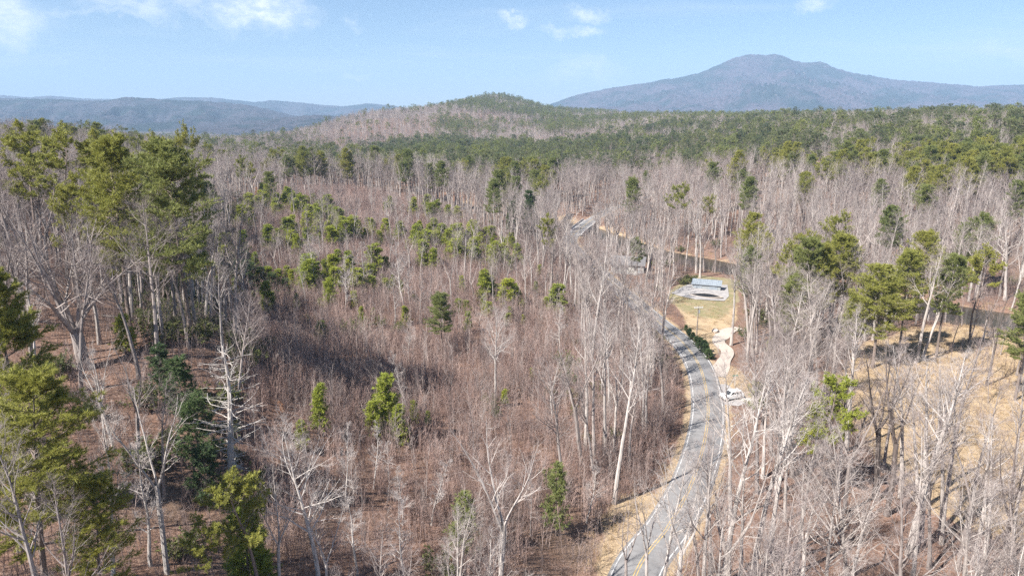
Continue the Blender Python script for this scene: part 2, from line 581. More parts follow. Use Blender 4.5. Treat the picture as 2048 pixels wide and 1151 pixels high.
M['asphalt'] = material('asphalt', asphalt, 0.9, 0.2)
M['line_white'] = material('line_white', worn((.62, .61, .60), (.33, .325, .32), 1.2), 0.7)
M['line_yellow'] = material('line_yellow', worn((.52, .36, .13), (.33, .255, .15), 1.2), 0.7)
M['gravel'] = material('gravel', worn((.46, .40, .35), (.34, .29, .25), 3), 0.95)
M['concrete'] = material('concrete', worn((.36, .34, .33), (.26, .245, .24), 0.8), 0.9)
M['deck'] = material('deck', worn((.50, .48, .47), (.36, .34, .33), 0.8), 0.9)
M['rock'] = material('rock', worn((.55, .51, .46), (.36, .33, .30), 4), 0.9)
M['roof_grey'] = material('roof_grey', worn((.16, .155, .16), (.10, .098, .10), 2), 0.8)
M['roof_metal'] = material('roof_metal', worn((.27, .30, .33), (.20, .23, .26), 1), 0.45, 0.5)
M['wall_white'] = material('wall_white', worn((.40, .39, .365), (.30, .29, .275), 2), 0.8)
M['wall_grey'] = material('wall_grey', worn((.30, .32, .33), (.22, .24, .25), 2), 0.8)
M['brick_red'] = material('brick_red', worn((.36, .19, .12), (.27, .14, .09), 5), 0.9)
M['glass'] = material('glass', lambda T, b: (.03, .035, .04), 0.08, 0.6)
M['black'] = material('black', worn((.012, .012, .013), (.022, .022, .022), 3), 0.6)
M['wood_pole'] = material('wood_pole', worn((.30, .25, .21), (.20, .165, .14), 4), 0.9)
M['car_white'] = material('car_white', lambda T, b: (.78, .78, .77), 0.25, 0.5)
M['rubber'] = material('rubber', lambda T, b: (.02, .02, .02), 0.8)
M['chrome'] = material('chrome', lambda T, b: (.35, .35, .36), 0.25, 0.8)
M['sign_green'] = material('sign_green', lambda T, b: (.03, .22, .14), 0.5)
M['lamp_grey'] = material('lamp_grey', lambda T, b: (.6, .6, .58), 0.4)


def water(T, b):
    p = pos(T)
    bump(T, b, T.noise(T.vmath('MULTIPLY', p, (1, 1, 0)), 1.3, 3, 0.6), 0.12, 0.35)
    return T.mix(T.noise(p, 0.15, 3), (.026, .027, .020), (.036, .034, .024))


M['water'] = material('water', water, 0.12, 0.5)

# ------------------------------------------------------------------ setting: ground sheet, mountains, river, road
FIELD = [(60, 88), (60, 102), (63, 118), (70, 140), (86, 163), (112, 180), (135, 184), (175, 160), (230, 128), (230, 80), (150, 60), (80, 66)]
YARD = poly_from([(1370, 668), (1372, 640), (1350, 610), (1345, 590), (1470, 585), (1475, 640), (1450, 665), (1440, 700), (1425, 720)])
LAWN = poly_from([(1335, 600), (1340, 580), (1392, 548), (1470, 556), (1478, 600), (1440, 640), (1380, 630)])
VERGE = poly_from([(1432, 742), (1462, 728), (1500, 760), (1505, 800), (1470, 810), (1440, 790)])
BANK = poly_from([(1190, 1160), (1215, 1010), (1262, 985), (1330, 985), (1300, 1060), (1255, 1160)])
DRIVE = spline([tuple(ground_at(u, v)[:2]) for u, v in ((1432, 752), (1446, 726), (1450, 700), (1437, 682), (1452, 664), (1475, 655))], 1.0)
SPUR = poly_from([(1441, 768), (1452, 768), (1478, 786), (1500, 800), (1478, 812), (1440, 808)])
PAD = poly_from([(1342, 586), (1388, 562), (1455, 570), (1458, 592), (1448, 602), (1392, 599), (1360, 592)])
CLEAR = [(-26, 60), (-34, 80), (-43, 103), (-52, 128), (-68, 150), (-86, 200), (-112, 300), (-128, 400), (-90, 410), (-50, 370), (-22, 330), (3, 260), (12, 205), (16, 170), (17, 150), (15, 122), (11, 100), (5, 84), (0, 66)]
RED = [(-330, 1180), (-280, 1040), (-180, 980), (-120, 1060), (-150, 1180), (-220, 1260)]


def soft_inside(P, poly, w):
    """1 inside, fading over w metres."""
    s = np.zeros(len(P))
    for dx, dy in ((0, 0), (w, 0), (-w, 0), (0, w), (0, -w), (w * .6, w * .6), (-w * .6, w * .6), (w * .6, -w * .6), (-w * .6, -w * .6)):
        s += inside(P + np.array([dx, dy]), poly)
    return s / 9.0


def build_ground():
    rad = np.concatenate([[0.0], np.geomspace(12, 400, 190), np.geomspace(407, 13800, 110)])
    ang = np.concatenate([np.linspace(-math.pi, math.radians(-48), 34, endpoint=False), np.linspace(math.radians(-48), math.radians(48), 400, endpoint=False), np.linspace(math.radians(48), math.pi, 34, endpoint=False)])
    R, A = np.meshgrid(rad[1:], ang, indexing='ij')
    X, Y = np.concatenate([[0], (R * np.sin(A)).ravel()]), np.concatenate([[0], (R * np.cos(A)).ravel()])
    Z = terr(X, Y)
    n, m = len(rad) - 1, len(ang)
    i, j = np.meshgrid(np.arange(n - 1), np.arange(m), indexing='ij')
    k = (j + 1) % m
    Q = np.stack([1 + i * m + j, 1 + (i + 1) * m + j, 1 + (i + 1) * m + k, 1 + i * m + k], 2).reshape(-1, 4)[:, ::-1]
    jj = np.arange(m)
    C = np.stack([np.zeros(m, int), 1 + jj, 1 + (jj + 1) % m], 1)[:, ::-1]
    me = new_mesh('ground', np.stack([X, Y, Z], 1), [Q, C], M['ground'], None, True)
    P = np.stack([X, Y], 1)
    near = np.hypot(X, Y) < 500
    straw = np.zeros(len(P)); lawn = np.zeros(len(P)); red = np.zeros(len(P))
    pn = P[near]
    dr = dist_to(pn, RIVER_S); rd = dist_to(pn, ROAD_S)
    s = np.maximum.reduce([soft_inside(pn, FIELD, 4), soft_inside(pn, YARD, 1.5), soft_inside(pn, VERGE, 1.5), soft_inside(pn, BANK, 2), (1 - smoothstep(10, 15, dr)) * .6, (1 - smoothstep(3.8, 5.6, rd)) * .6])
    straw[near] = s
    lawn[near] = soft_inside(pn, LAWN, 2)
    red = soft_inside(P, RED, 30)
    c = np.stack([straw, lawn, red, np.ones(len(P))], 1).astype(np.float32)
    at = me.color_attributes.new('cover', 'FLOAT_COLOR', 'POINT')
    at.data.foreach_set('color', c.ravel())
    tag(link(bpy.data.objects.new('ground', me)), kind='structure')


build_ground()


def build_range(name, sky, D, W, mat, seed, rough=1.0, nu=420, nv=70):
    """A mountain range whose crest runs through the given skyline at distance D; W is the width of its flanks."""
    sky = np.array(sky, float)
    us = np.linspace(sky[0, 0], sky[-1, 0], nu)
    # monotone smooth interpolation of the crest line
    vs = np.interp(us, sky[:, 0], sky[:, 1])
    k = np.hanning(9); k /= k.sum()
    vs = np.convolve(np.pad(vs, 4, 'edge'), k, 'valid')
    dx = np.array([pix_dir(u, v) for u, v in zip(us, vs)])
    xc, H = D * dx[:, 0] / dx[:, 1], CAM_H + D * dx[:, 2] / dx[:, 1]
    t = np.linspace(-1, 1, nv)
    X = xc[None] * (1 + 0.0 * t[:, None]) + np.zeros((nv, nu)); Y = np.zeros((nv, nu)) + D + t[:, None] * W
    X = X * (Y / D) ** 0.6
    f = np.clip(1 - np.abs(t), 0, 1)[:, None]
    prof = f ** 1.15 * (1 - 0.25 * np.sin(np.pi * f))
    sp = 1 - np.abs(fbm(X / (W * .16) + 0.35 * Y / (W * .16), Y / (W * .55), seed, 4)) * 1.1
    Z = -40 + (H[None] + 40) * np.clip(prof + 0.90 * rough * sp * f * (1 - f) * 2 - 0.42 * rough * (f * (1 - f)) * 2, 0, 1.2)
    Z = Z + (H[None] - 15) * 0.010 * fbm(X / 60, Y / 60, seed + 5, 3) + 5 * vnoise(X / 24, Y / 24, seed + 7)
    Z = np.where(f < 0.02, -52, Z)
    i, j = np.meshgrid(np.arange(nv - 1), np.arange(nu - 1), indexing='ij')
    F = np.stack([i * nu + j, i * nu + j + 1, (i + 1) * nu + j + 1, (i + 1) * nu + j], 2).reshape(-1, 4)
    me = new_mesh(name, np.stack([X.ravel(), Y.ravel(), Z.ravel()], 1), [F], mat, None, True)
    tag(link(bpy.data.objects.new(name, me)), kind='structure')


build_range('mountain', [(980, 238), (1040, 226), (1090, 212), (1150, 190), (1215, 176), (1300, 164), (1370, 151), (1405, 143), (1440, 125), (1470, 113), (1490, 108), (1520, 106), (1534, 109), (1547, 106), (1562, 108), (1590, 120), (1615, 124), (1640, 121), (1665, 132), (1700, 143), (1740, 148), (1790, 158), (1870, 164), (1950, 172), (2000, 169), (2060, 168), (2200, 172), (2500, 190)], 8600, 2900, M['mountain'], 21, 1.0, 520, 90)
build_range('hills_middle', [(-500, 205), (-200, 198), (0, 195), (100, 197), (180, 201), (215, 200), (250, 192), (300, 195), (340, 199), (390, 200), (430, 203), (480, 207), (530, 216), (590, 232), (640, 240), (720, 247), (850, 255)], 5600, 1700, M['ridge'], 31, 0.9)
build_range('hills_far', [(-400, 196), (-100, 192), (0, 189), (60, 194), (105, 190), (160, 196), (300, 199), (360, 194), (420, 194), (470, 199), (510, 204), (545, 199), (590, 203), (640, 209), (690, 212), (735, 206), (780, 210), (830, 219), (900, 226), (1000, 236)], 9000, 2200, M['ridge'], 41, 0.8)
build_range('hills_low', [(420, 246), (520, 240), (600, 231), (640, 229), (690, 235), (760, 243), (860, 252)], 4300, 900, M['ridge'], 51, 0.8, 200, 50)


def ribbon(S, offs, zs):
    """Strip along the sampled path S at the given side offsets and heights."""
    T = np.gradient(S, axis=0); T /= np.linalg.norm(T, axis=1, keepdims=True)
    N = np.stack([T[:, 1], -T[:, 0]], 1)
    n, k = len(S), len(offs)
    V = np.concatenate([np.column_stack([S + N * o, np.full(n, z) if np.isscalar(z) else z]) for o, z in zip(offs, zs)])
    i = np.arange(n - 1)[:, None]; j = np.arange(k - 1)[None]
    F = np.stack([j * n + i, (j + 1) * n + i, (j + 1) * n + i + 1, j * n + i + 1], 2).reshape(-1, 4)
    return V, F


def build_road():
    S = spline(ROAD, 1.5)
    m = MB(); m.add(*ribbon(S, [-3.5, -3.0, 0, 3.0, 3.5], [-.25, .14, .19, .14, -.25]))
    r = tag(m.obj('road', M['asphalt'], None, True), kind='structure')
    for o in (-2.72, 2.72):
        MB().add(*ribbon(S, [o - .07, o + .07], [.151, .151])).obj('edge_line', M['line_white'], r)
    for o in (-.17, .17):
        MB().add(*ribbon(S, [o - .06, o + .06], [.193, .193])).obj('centre_line', M['line_yellow'], r)
    w = MB().add(*ribbon(RIVER_S, [-13, 0, 13], [-2.0, -2.0, -2.0])).obj('river', M['water'])
    tag(w, kind='structure')
    dz = terr(DRIVE[:, 0], DRIVE[:, 1]) + .10
    wv = 1.75 + .25 * np.sin(np.arange(len(DRIVE)) * .45)
    T = np.gradient(DRIVE, axis=0); T /= np.linalg.norm(T, axis=1, keepdims=True); N = np.stack([T[:, 1], -T[:, 0]], 1)
    V = np.concatenate([np.column_stack([DRIVE - N * wv[:, None], dz - .02]), np.column_stack([DRIVE, dz + .06]), np.column_stack([DRIVE + N * wv[:, None], dz - .02])])
    n = len(DRIVE); i = np.arange(n - 1)
    F = np.concatenate([np.stack([k * n + i, (k + 1) * n + i, (k + 1) * n + i + 1, k * n + i + 1], 1) for k in range(2)])
    tag(MB().add(V, F).obj('path', M['gravel'], None, True), kind='structure')

    def patch(name, poly, mat, lift):
        P = np.array(poly); c = P.mean(0); rings = []
        for s in np.linspace(1, 0, 7):
            q = np.concatenate([np.linspace(P[k], P[(k + 1) % len(P)], 6, endpoint=False) for k in range(len(P))])
            rings.append(c + (q - c) * s)
        G = np.array(rings); a, bb = G.shape[:2]
        V = G.reshape(-1, 2); V = np.column_stack([V, terr(V[:, 0], V[:, 1]) + lift])
        i, j = np.meshgrid(np.arange(a - 1), np.arange(bb), indexing='ij'); k = (j + 1) % bb
        tag(MB().add(V, np.stack([i * bb + j, i * bb + k, (i + 1) * bb + k, (i + 1) * bb + j], 2).reshape(-1, 4)).obj(name, mat, None, True), kind='structure')
    patch('pavement', PAD, M['concrete'], .12)
    patch('driveway_path', SPUR, M['concrete'], .09)


build_road()

# ------------------------------------------------------------------ plants: builders
def unit(v):
    return v / (np.linalg.norm(v, axis=-1, keepdims=True) + 1e-9)


def grow(S, D, L, n, up=0.0, wander=0.15):
    """Curved branches: starts S (m,3), directions D, lengths L (m,), n points."""
    m = len(S); P = np.zeros((m, n, 3)); P[:, 0] = S; d = unit(D)
    for i in range(1, n):
        d = unit(d + np.array([0, 0, up]) + rng.normal(0, wander, (m, 3)))
        P[:, i] = P[:, i - 1] + d * (L / (n - 1))[:, None]
    return P


def sprout(P, R, per, t0, t1, ang, spread=0.25):
    """Child starts on parents P (m,n,3): returns start, direction, parent radius, t."""
    m, n = P.shape[:2]
    t = (t0 + (t1 - t0) * (np.arange(per)[None] + rng.random((m, per))) / per)
    x = t * (n - 1); i = np.clip(x.astype(int), 0, n - 2); f = (x - i)[..., None]
    r = np.arange(m)[:, None]
    S = P[r, i] * (1 - f) + P[r, i + 1] * f
    T = unit(P[r, i + 1] - P[r, i])
    rad = R[r, i] * (1 - f[..., 0]) + R[r, i + 1] * f[..., 0]
    a = ang + rng.normal(0, spread, (m, per))
    q = rng.normal(size=(m, per, 3)); q = unit(q - (q * T).sum(-1, keepdims=True) * T)
    D = T * np.cos(a)[..., None] + q * np.sin(a)[..., None]
    return S.reshape(-1, 3), D.reshape(-1, 3), rad.ravel(), t.ravel()


def taper(r0, n, end=0.25):
    return r0[:, None] * np.linspace(1, end, n)[None]


def bare(style, H=20.0, detail=2):
    """A leafless tree: (trunk with limbs, crown of twigs)."""
    tr, cr = MB(), MB()
    ks = 7 if detail == 2 else (5 if detail == 1 else 4)
    z3 = np.array([[0, 0, 1.0]])
    base = np.array([[0, 0, -0.35]])
    if style == 'oak':
        r0 = H * 0.032
        T0 = grow(base, z3 + rng.normal(0, .02, (1, 3)), np.array([H * .26]), 6, 0, .03)
        R0 = taper(np.array([r0]), 6, .85); R0[:, 0] *= 1.4
        tr.tubes(T0, R0, ks + 2)
        k = 9
        S = np.repeat(T0[:, -1], k, 0) - np.array([0, 0, 1]) * rng.random((k, 1)) * H * .10
        th = np.arange(k) * 2 * math.pi / k + rng.normal(0, .25, k)
        sp_ = rng.uniform(.18, .62, k)
        D = np.stack([np.cos(th) * sp_, np.sin(th) * sp_, np.ones(k)], 1)
        L1 = grow(S, D, H * rng.uniform(.58, .82, k), 10, .02, .08); R1 = taper(r0 * rng.uniform(.26, .42, k), 10, .12)
        per, ang, lf, l2 = 13, .8, .26, (.22, .97)
    elif style == 'fork':
        r0 = H * 0.0125
        T0 = grow(base, z3 + rng.normal(0, .03, (1, 3)), np.array([H * .45]), 8, 0, .035)
        R0 = taper(np.array([r0]), 8, .85); R0[:, 0] *= 1.25
        tr.tubes(T0, R0, ks)
        k = 3
        S = np.repeat(T0[:, -1], k, 0) - np.array([[0, 0, .02], [0, 0, .05], [0, 0, .12]]) * H * rng.random((k, 1))
        th = np.arange(k) * 2 * math.pi / k + rng.random(k) * 1.5
        D = np.stack([np.cos(th) * .38, np.sin(th) * .38, np.ones(k)], 1)
        L1 = grow(S, D, H * rng.uniform(.42, .60, k), 9, .05, .07); R1 = taper(r0 * rng.uniform(.38, .62, k), 9, .12)
        per, ang, lf, l2 = 11, .7, .20, (.15, .97)
    else:
        wid = {'pole': .0140, 'slender': .0105, 'dome': .015}[style]
        r0 = H * wid
        T0 = grow(base, z3 + rng.normal(0, .03, (1, 3)), np.array([H * .98]), 12, .03, .035 if style != 'slender' else .05)
        R0 = taper(np.array([r0]), 12, .10); R0[:, 0] *= 1.25
        tr.tubes(T0, R0, ks)
        n1 = {'pole': 20, 'slender': 22, 'dome': 24}[style]
        t0 = {'pole': .50, 'slender': .28, 'dome': .38}[style]
        S, D, rad, t = sprout(T0, R0, n1, t0, .985, {'pole': .75, 'slender': .95, 'dome': .9}[style], .18)
        ln = {'pole': .24, 'slender': .17, 'dome': .36}[style] * H * (1 - .72 * ((t - t0) / (1 - t0)) ** 1.3) * rng.uniform(.6, 1.15, len(t))
        L1 = grow(S, D, ln, 6, .14 if style == 'pole' else .09, .10); R1 = taper(rad * rng.uniform(.38, .55, len(rad)), 6, .2)
        per, ang, lf, l2 = {'pole': 6, 'slender': 5, 'dome': 7}[style], .7, .42, (.2, .97)
    tr.tubes(L1, R1, 5 if detail == 2 else 3)
    len1 = np.linalg.norm(np.diff(L1, axis=1), axis=2).sum(1)
    S, D, rad, t = sprout(L1, R1, per, l2[0], l2[1], ang, .25)
    ln = np.repeat(len1, per) * (lf + .12) * rng.uniform(.55, 1.1, len(t)) * (1.15 - .6 * t)
    R2 = np.maximum(rad * .5, .012)
    if detail == 0:
        cr.cones(S, S + unit(D + np.array([0, 0, .25])) * ln[:, None], R2 * 2.2)
        S3, D3, _, t3 = sprout(np.stack([S, S + unit(D) * ln[:, None]], 1), np.stack([R2, R2 * .3], 1), 2, .3, .9, .6)
        cr.cones(S3, S3 + D3 * (np.repeat(ln, 2) * .6)[:, None], .022)
        return tr, cr
    P2 = grow(S, D, ln, 4, .08, .14)
    (tr if detail == 2 else cr).tubes(P2, taper(R2, 4, .35), 3)
    p3 = 5 if detail == 2 else 3
    S, D, rad, t = sprout(P2, taper(R2, 4, .35), p3, .12, .98, .65, .25)
    l3 = np.repeat(ln, p3) * .46 * rng.uniform(.5, 1.15, len(t)) + .18
    P3 = grow(S, D, l3, 3, .10, .16)
    r3 = np.clip(rad * .6, .008, .02)
    if detail == 2:
        cr.cones(P3[:, 0], P3[:, 2], r3)
        S, D, rad, t = sprout(P3, taper(r3, 3, .5), 4, .15, .98, .6, .25)
        l4 = np.repeat(l3, 4) * .48 * rng.uniform(.5, 1.2, len(t)) + .12
        cr.cones(S, S + unit(D + np.array([0, 0, .12])) * l4[:, None], .0065)
    else:
        cr.cones(P3[:, 0], P3[:, 2] + rng.normal(0, .05, P3[:, 2].shape), r3 * 1.15)
        S, D, rad, t = sprout(P3, taper(r3, 3, .5), 2, .2, .95, .6, .25)
        cr.cones(S, S + D * (np.repeat(l3, 2) * .6)[:, None], .011)
    return tr, cr


def snag(H=18.0):
    """Dead standing conifer with stub branches."""
    tr, cr = MB(), MB()
    T0 = grow(np.array([[0, 0, -.3]]), np.array([[0, 0, 1.0]]), np.array([H]), 12, .02, .025)
    R0 = taper(np.array([H * .020]), 12, .2)
    tr.tubes(T0, R0, 8)
    S, D, rad, t = sprout(T0, R0, 110, .18, .99, 1.45, .14)
    ln = (1.5 + 1.9 * np.sin(np.pi * np.clip((1 - t) * 1.15, 0, 1))) * rng.uniform(.3, 1.15, len(t)) * H / 18
    P = grow(S, D, ln, 5, .03, .16)
    Rb = taper(np.maximum(rad * .24, .034), 5, .3)
    cr.tubes(P, Rb, 4)
    S, D, rad, t = sprout(P, Rb, 4, .3, .98, .8, .3)
    cr.cones(S, S + D * (rng.uniform(.2, .8, len(S)))[:, None], .020)
    return tr, cr


def tufts(m, P, D, L, W, nb, fuzz=0.55):
    """Needle tufts: nb blades each at P around direction D."""
    k = len(P)
    Pb = np.repeat(P, nb, 0) + rng.normal(0, L * .10, (k * nb, 3))
    Db = np.repeat(unit(D), nb, 0) + rng.normal(0, fuzz, (k * nb, 3))
    m.blades(Pb, Db, L * rng.uniform(.6, 1.2, k * nb), W)


def white_pine(H=26.0, base=.42, wide=.19, detail=2, dens=1.0, fine=1.0):
    """White pine: straight trunk, tiers of plumed level boughs."""
    tr, cr = MB(), MB()
    T0 = grow(np.array([[0, 0, -.35]]), np.array([[0, 0, 1.0]]), np.array([H * .99]), 12, .02, .018)
    R0 = taper(np.array([H * .0125]), 12, .07)
    tr.tubes(T0, R0, 8 if detail == 2 else 5)
    nb = int((88 if detail == 2 else 34) * dens)
    t = base + (1 - base) * np.sort(rng.random(nb)) ** .92
    x = t * 11; i = np.clip(x.astype(int), 0, 10); f = (x - i)[:, None]
    S = T0[0, i] * (1 - f) + T0[0, i + 1] * f
    s = (t - base) / (1 - base)
    prof = np.clip(.62 + 1.0 * s, 0, 1) * np.sqrt(np.clip(1 - s ** 1.7, 0, 1)) + .10
    th = np.arange(nb) * 2.4 + rng.normal(0, .4, nb)
    lobes = 1 + .22 * np.sin(th * 2 + rng.random() * 6) + .15 * np.sin(th * 3 + 4 * s + rng.random() * 6)
    ln = H * wide * prof * rng.uniform(.62, 1.15, nb) * lobes
    D = np.stack([np.cos(th), np.sin(th), .12 + .75 * s ** 2], 1)
    B = grow(S, D, ln, 6, .045, .06)
    Rb = taper(np.maximum(.012 * ln, .02), 6, .3)
    tr.tubes(B, Rb, 4 if detail == 2 else 3)
    # dead stubs under the crown
    if detail == 2:
        S, D, rad, tt = sprout(T0, R0, 26, .12, base + .05, 1.5, .1)
        tr.cones(S, S + D * rng.uniform(.4, 2.2, (len(S), 1)), .03)
    per = 18 if detail == 2 else 9
    S, D, rad, tt = sprout(B, Rb, per, .22, .99, .85, .15)
    D[:, 2] = D[:, 2] * .28 + .12
    l2 = np.repeat(ln, per) * .34 * (1.2 - .75 * tt) * rng.uniform(.6, 1.2, len(tt)) + .25
    P2 = grow(S, D, l2, 3, .05, .06)
    tr.cones(P2[:, 0], P2[:, 2], .014)
    if detail == 2:
        for q, nbld in ((.15, 6), (.42, 7), (.7, 8), (1.0, 10)):
            Q = P2[:, 0] * (1 - q) + P2[:, 2] * q
            d = unit(P2[:, 2] - P2[:, 0]) + np.array([0, 0, .55])
            tufts(cr, Q, d, .46 / fine ** .4, .075 / fine, int(nbld * fine ** 1.3), .65)
        tufts(cr, B[:, -1], unit(B[:, -1] - B[:, -2]) + np.array([0, 0, .5]), .48, .055, 22, .6)
    else:
        for q, nbld in ((.5, 3), (1.0, 4)):
            Q = P2[:, 0] * (1 - q) + P2[:, 2] * q
            tufts(cr, Q, unit(P2[:, 2] - P2[:, 0]) + np.array([0, 0, .6]), .72, .17, nbld, .6)
    return tr, cr


def pitch_pine(H=22.0, detail=2, crown=.42, wide=.26):
    """Pitch or shortleaf pine: bare crooked trunk under a broad, clumpy, flat-topped crown."""
    tr, cr = MB(), MB()
    T0 = grow(np.array([[0, 0, -.35]]), np.array([[.03, 0, 1.0]]), np.array([H * .96]), 12, .02, .05)
    R0 = taper(np.array([H * .0125]), 12, .12)
    tr.tubes(T0, R0, 7 if detail == 2 else 5)
    n1 = 22 if detail == 2 else 15
    S, D, rad, t = sprout(T0, R0, n1, 1 - crown, .99, 1.15, .2)
    s = (t - (1 - crown)) / crown
    ln = H * wide * (1.0 - .62 * s ** 2) * rng.uniform(.5, 1.1, n1)
    B = grow(S, D, ln, 6, .12, .14); Rb = taper(np.maximum(rad * .35, .03), 6, .3)
    tr.tubes(B, Rb, 4 if detail == 2 else 3)
    per = 9 if detail == 2 else 5
    S, D, rad, tt = sprout(B, Rb, per, .35, 1.0, .8, .25)
    D[:, 2] = np.abs(D[:, 2]) * .6 + .15
    l2 = rng.uniform(.5, 1.5, len(S)) * H / 22
    P2 = grow(S, D, l2, 3, .18, .12)
    tr.cones(P2[:, 0], P2[:, 2], .022)
    if detail == 2:
        S, D, rad, tt = sprout(P2, taper(np.full(len(P2), .02), 3), 7, .25, 1.0, .7, .3)
        e = S + unit(D + np.array([0, 0, .4])) * rng.uniform(.15, .5, (len(S), 1))
        tr.cones(S, e, .010)
        tufts(cr, e, D + np.array([0, 0, .7]), .38, .075, 13, .8)
    else:
        S, D, rad, tt = sprout(P2, taper(np.full(len(P2), .02), 3), 4, .3, 1.0, .7, .3)
        tufts(cr, S + D * .3, D + np.array([0, 0, .6]), .62, .17, 5, .7)
    return tr, cr


def young_pine(H=6.0, wide=.23, detail=2):
    """Young conifer: cone of short boughs nearly to the ground."""
    tr, cr = MB(), MB()
    T0 = grow(np.array([[0, 0, -.2]]), np.array([[0, 0, 1.0]]), np.array([H]), 8, .02, .02)
    R0 = taper(np.array([H * .012 + .02]), 8, .08)
    tr.tubes(T0, R0, 5)
    nb = 58 if detail == 2 else 32
    S, D, rad, t = sprout(T0, R0, nb, .10, .97, 1.2, .15)
    ln = H * wide * (1.08 - t) ** .85 * rng.uniform(.55, 1.25, nb) + .12
    B = grow(S, D, ln, 4, .12, .08); Rb = taper(np.full(nb, .018), 4, .3)
    tr.tubes(B, Rb, 3)
    per = 10 if detail == 2 else 6
    S, D, rad, tt = sprout(B, Rb, per, .2, 1.0, .8, .25)
    e = S + D * (rng.uniform(.1, .38, len(S)) * H / 6)[:, None]
    tr.cones(S, e, .008)
    tufts(cr, e, D + np.array([0, 0, .5]), .30 * (H / 6) ** .5, .07, 12 if detail == 2 else 6, .65)
    tufts(cr, T0[:, -1], np.array([[0, 0, 1.0]]), .45, .05, 14, .3)
    return tr, cr


def laurel(H=2.2):
    """Evergreen shrub: stems and a mound of broad leaves."""
    tr, cr = MB(), MB()
    k = 16
    th = rng.random(k) * 6.28
    D = np.stack([np.cos(th) * .6, np.sin(th) * .6, np.ones(k)], 1)
    P = grow(rng.normal(0, .2, (k, 3)) * np.array([1, 1, 0]) - np.array([0, 0, .1]), D, H * rng.uniform(.6, 1.05, k), 5, .05, .2)
    R = taper(np.full(k, .03), 5, .3)
    tr.tubes(P, R, 3)
    S, D, r, t = sprout(P, R, 12, .35, 1.0, .8, .3)
    e = S + D * rng.uniform(.1, .5, (len(S), 1))
    tr.cones(S, e, .01)
    tufts(cr, e, D + np.array([0, 0, .3]), .26, .12, 9, .9)
    return tr, cr


def brush_clump(n=9, H=4.6, spread=1.25, twigs=9):
    """A thicket of saplings: thin upright stems with side twigs."""
    m = MB()
    S = np.column_stack([rng.normal(0, spread * .55, (n, 2)), np.full(n, -.15)])
    D = np.column_stack([rng.normal(0, .08, (n, 2)), np.ones(n)])
    L = H * rng.uniform(.4, 1.2, n)
    P = grow(S, D, L, 5, .03, .05)
    R = taper(rng.uniform(.018, .042, n), 5, .25)
    m.tubes(P, R, 3)
    S, D, r, t = sprout(P, R, twigs, .2, 1.0, .6, .22)
    l = np.repeat(L, twigs) * .27 * rng.uniform(.5, 1.2, len(t)) * (1.25 - .7 * t)
    e = S + unit(D + np.array([0, 0, .25])) * l[:, None]
    m.cones(S, e, .016)
    S, D, r, t = sprout(np.stack([S, e], 1), np.full((len(S), 2), .008), 3, .25, .95, .55, .2)
    m.cones(S, S + D * (np.repeat(l, 3) * .5)[:, None], .010)
    return m


def low_brush(n=22, H=1.3):
    """Brambles and stems, arching."""
    m = MB()
    S = np.column_stack([rng.normal(0, .7, (n, 2)), np.full(n, -.1)])
    D = np.column_stack([rng.normal(0, .5, (n, 2)), np.ones(n)])
    P = grow(S, D, H * rng.uniform(.6, 1.5, n), 5, -.08, .18)
    R = taper(rng.uniform(.008, .016, n), 5, .4)
    m.tubes(P, R, 3)
    S, D, r, t = sprout(P, R, 7, .2, 1.0, .8, .3)
    m.cones(S, S + D * rng.uniform(.15, .55, (len(S), 1)), .008)
    return m


def straw_tuft(n=40, H=.7):
    m = MB()
    P = np.column_stack([rng.normal(0, .45, (n, 2)), np.full(n, -.05)])
    D = np.column_stack([rng.normal(0, .55, (n, 2)), np.full(n, .8)])
    m.blades(P, D, H * rng.uniform(.5, 1.2, n), .06)
    return m


# ------------------------------------------------------------------ plants: shared meshes
BARE = {}          # style -> list of (trunk mesh, crown mesh, height)


def twin(name, pair, mt, mc, H):
    return (pair[0].mesh(name + '_trunk', mt), pair[1].mesh(name + '_crown', mc), H)


PAL = {'pale': ('bark_pale', 'twig_pale'), 'grey': ('bark_grey', 'twig_grey'), 'dark': ('bark_dark', 'twig_brown'), 'rust': ('bark_grey', 'twig_rust'), 'white': ('bark_white', 'twig_white')}
for st, H, cnt, pals in (('pole', 24, 4, 'pale grey white'), ('fork', 22, 3, 'pale grey white'), ('dome', 19, 3, 'pale grey white'), ('slender', 13, 3, 'pale grey white'), ('oak', 22, 2, 'grey pale')):
    for i in range(cnt):
        pr = bare(st, H, 2)
        for pal in pals.split():
            a, c = PAL[pal]
            BARE.setdefault((st, pal), []).append(twin(st, pr, M[a], M[c], H))
pr = bare('oak', 20, 2); BARE[('oak', 'dark')] = [twin('oak', pr, M['bark_dark'], M['twig_brown'], 20)]
pr = bare('fork', 22, 2); BARE[('fork', 'dark')] = [twin('fork', pr, M['bark_dark'], M['twig_grey'], 22)]
pr = bare('slender', 6, 2); BARE[('slender', 'rust')] = [twin('slender', pr, M['bark_grey'], M['twig_rust'], 6)]
BARE[('snag', 'dead')] = [twin('snag', snag(18), M['bark_dead'], M['bark_dead'], 18)]

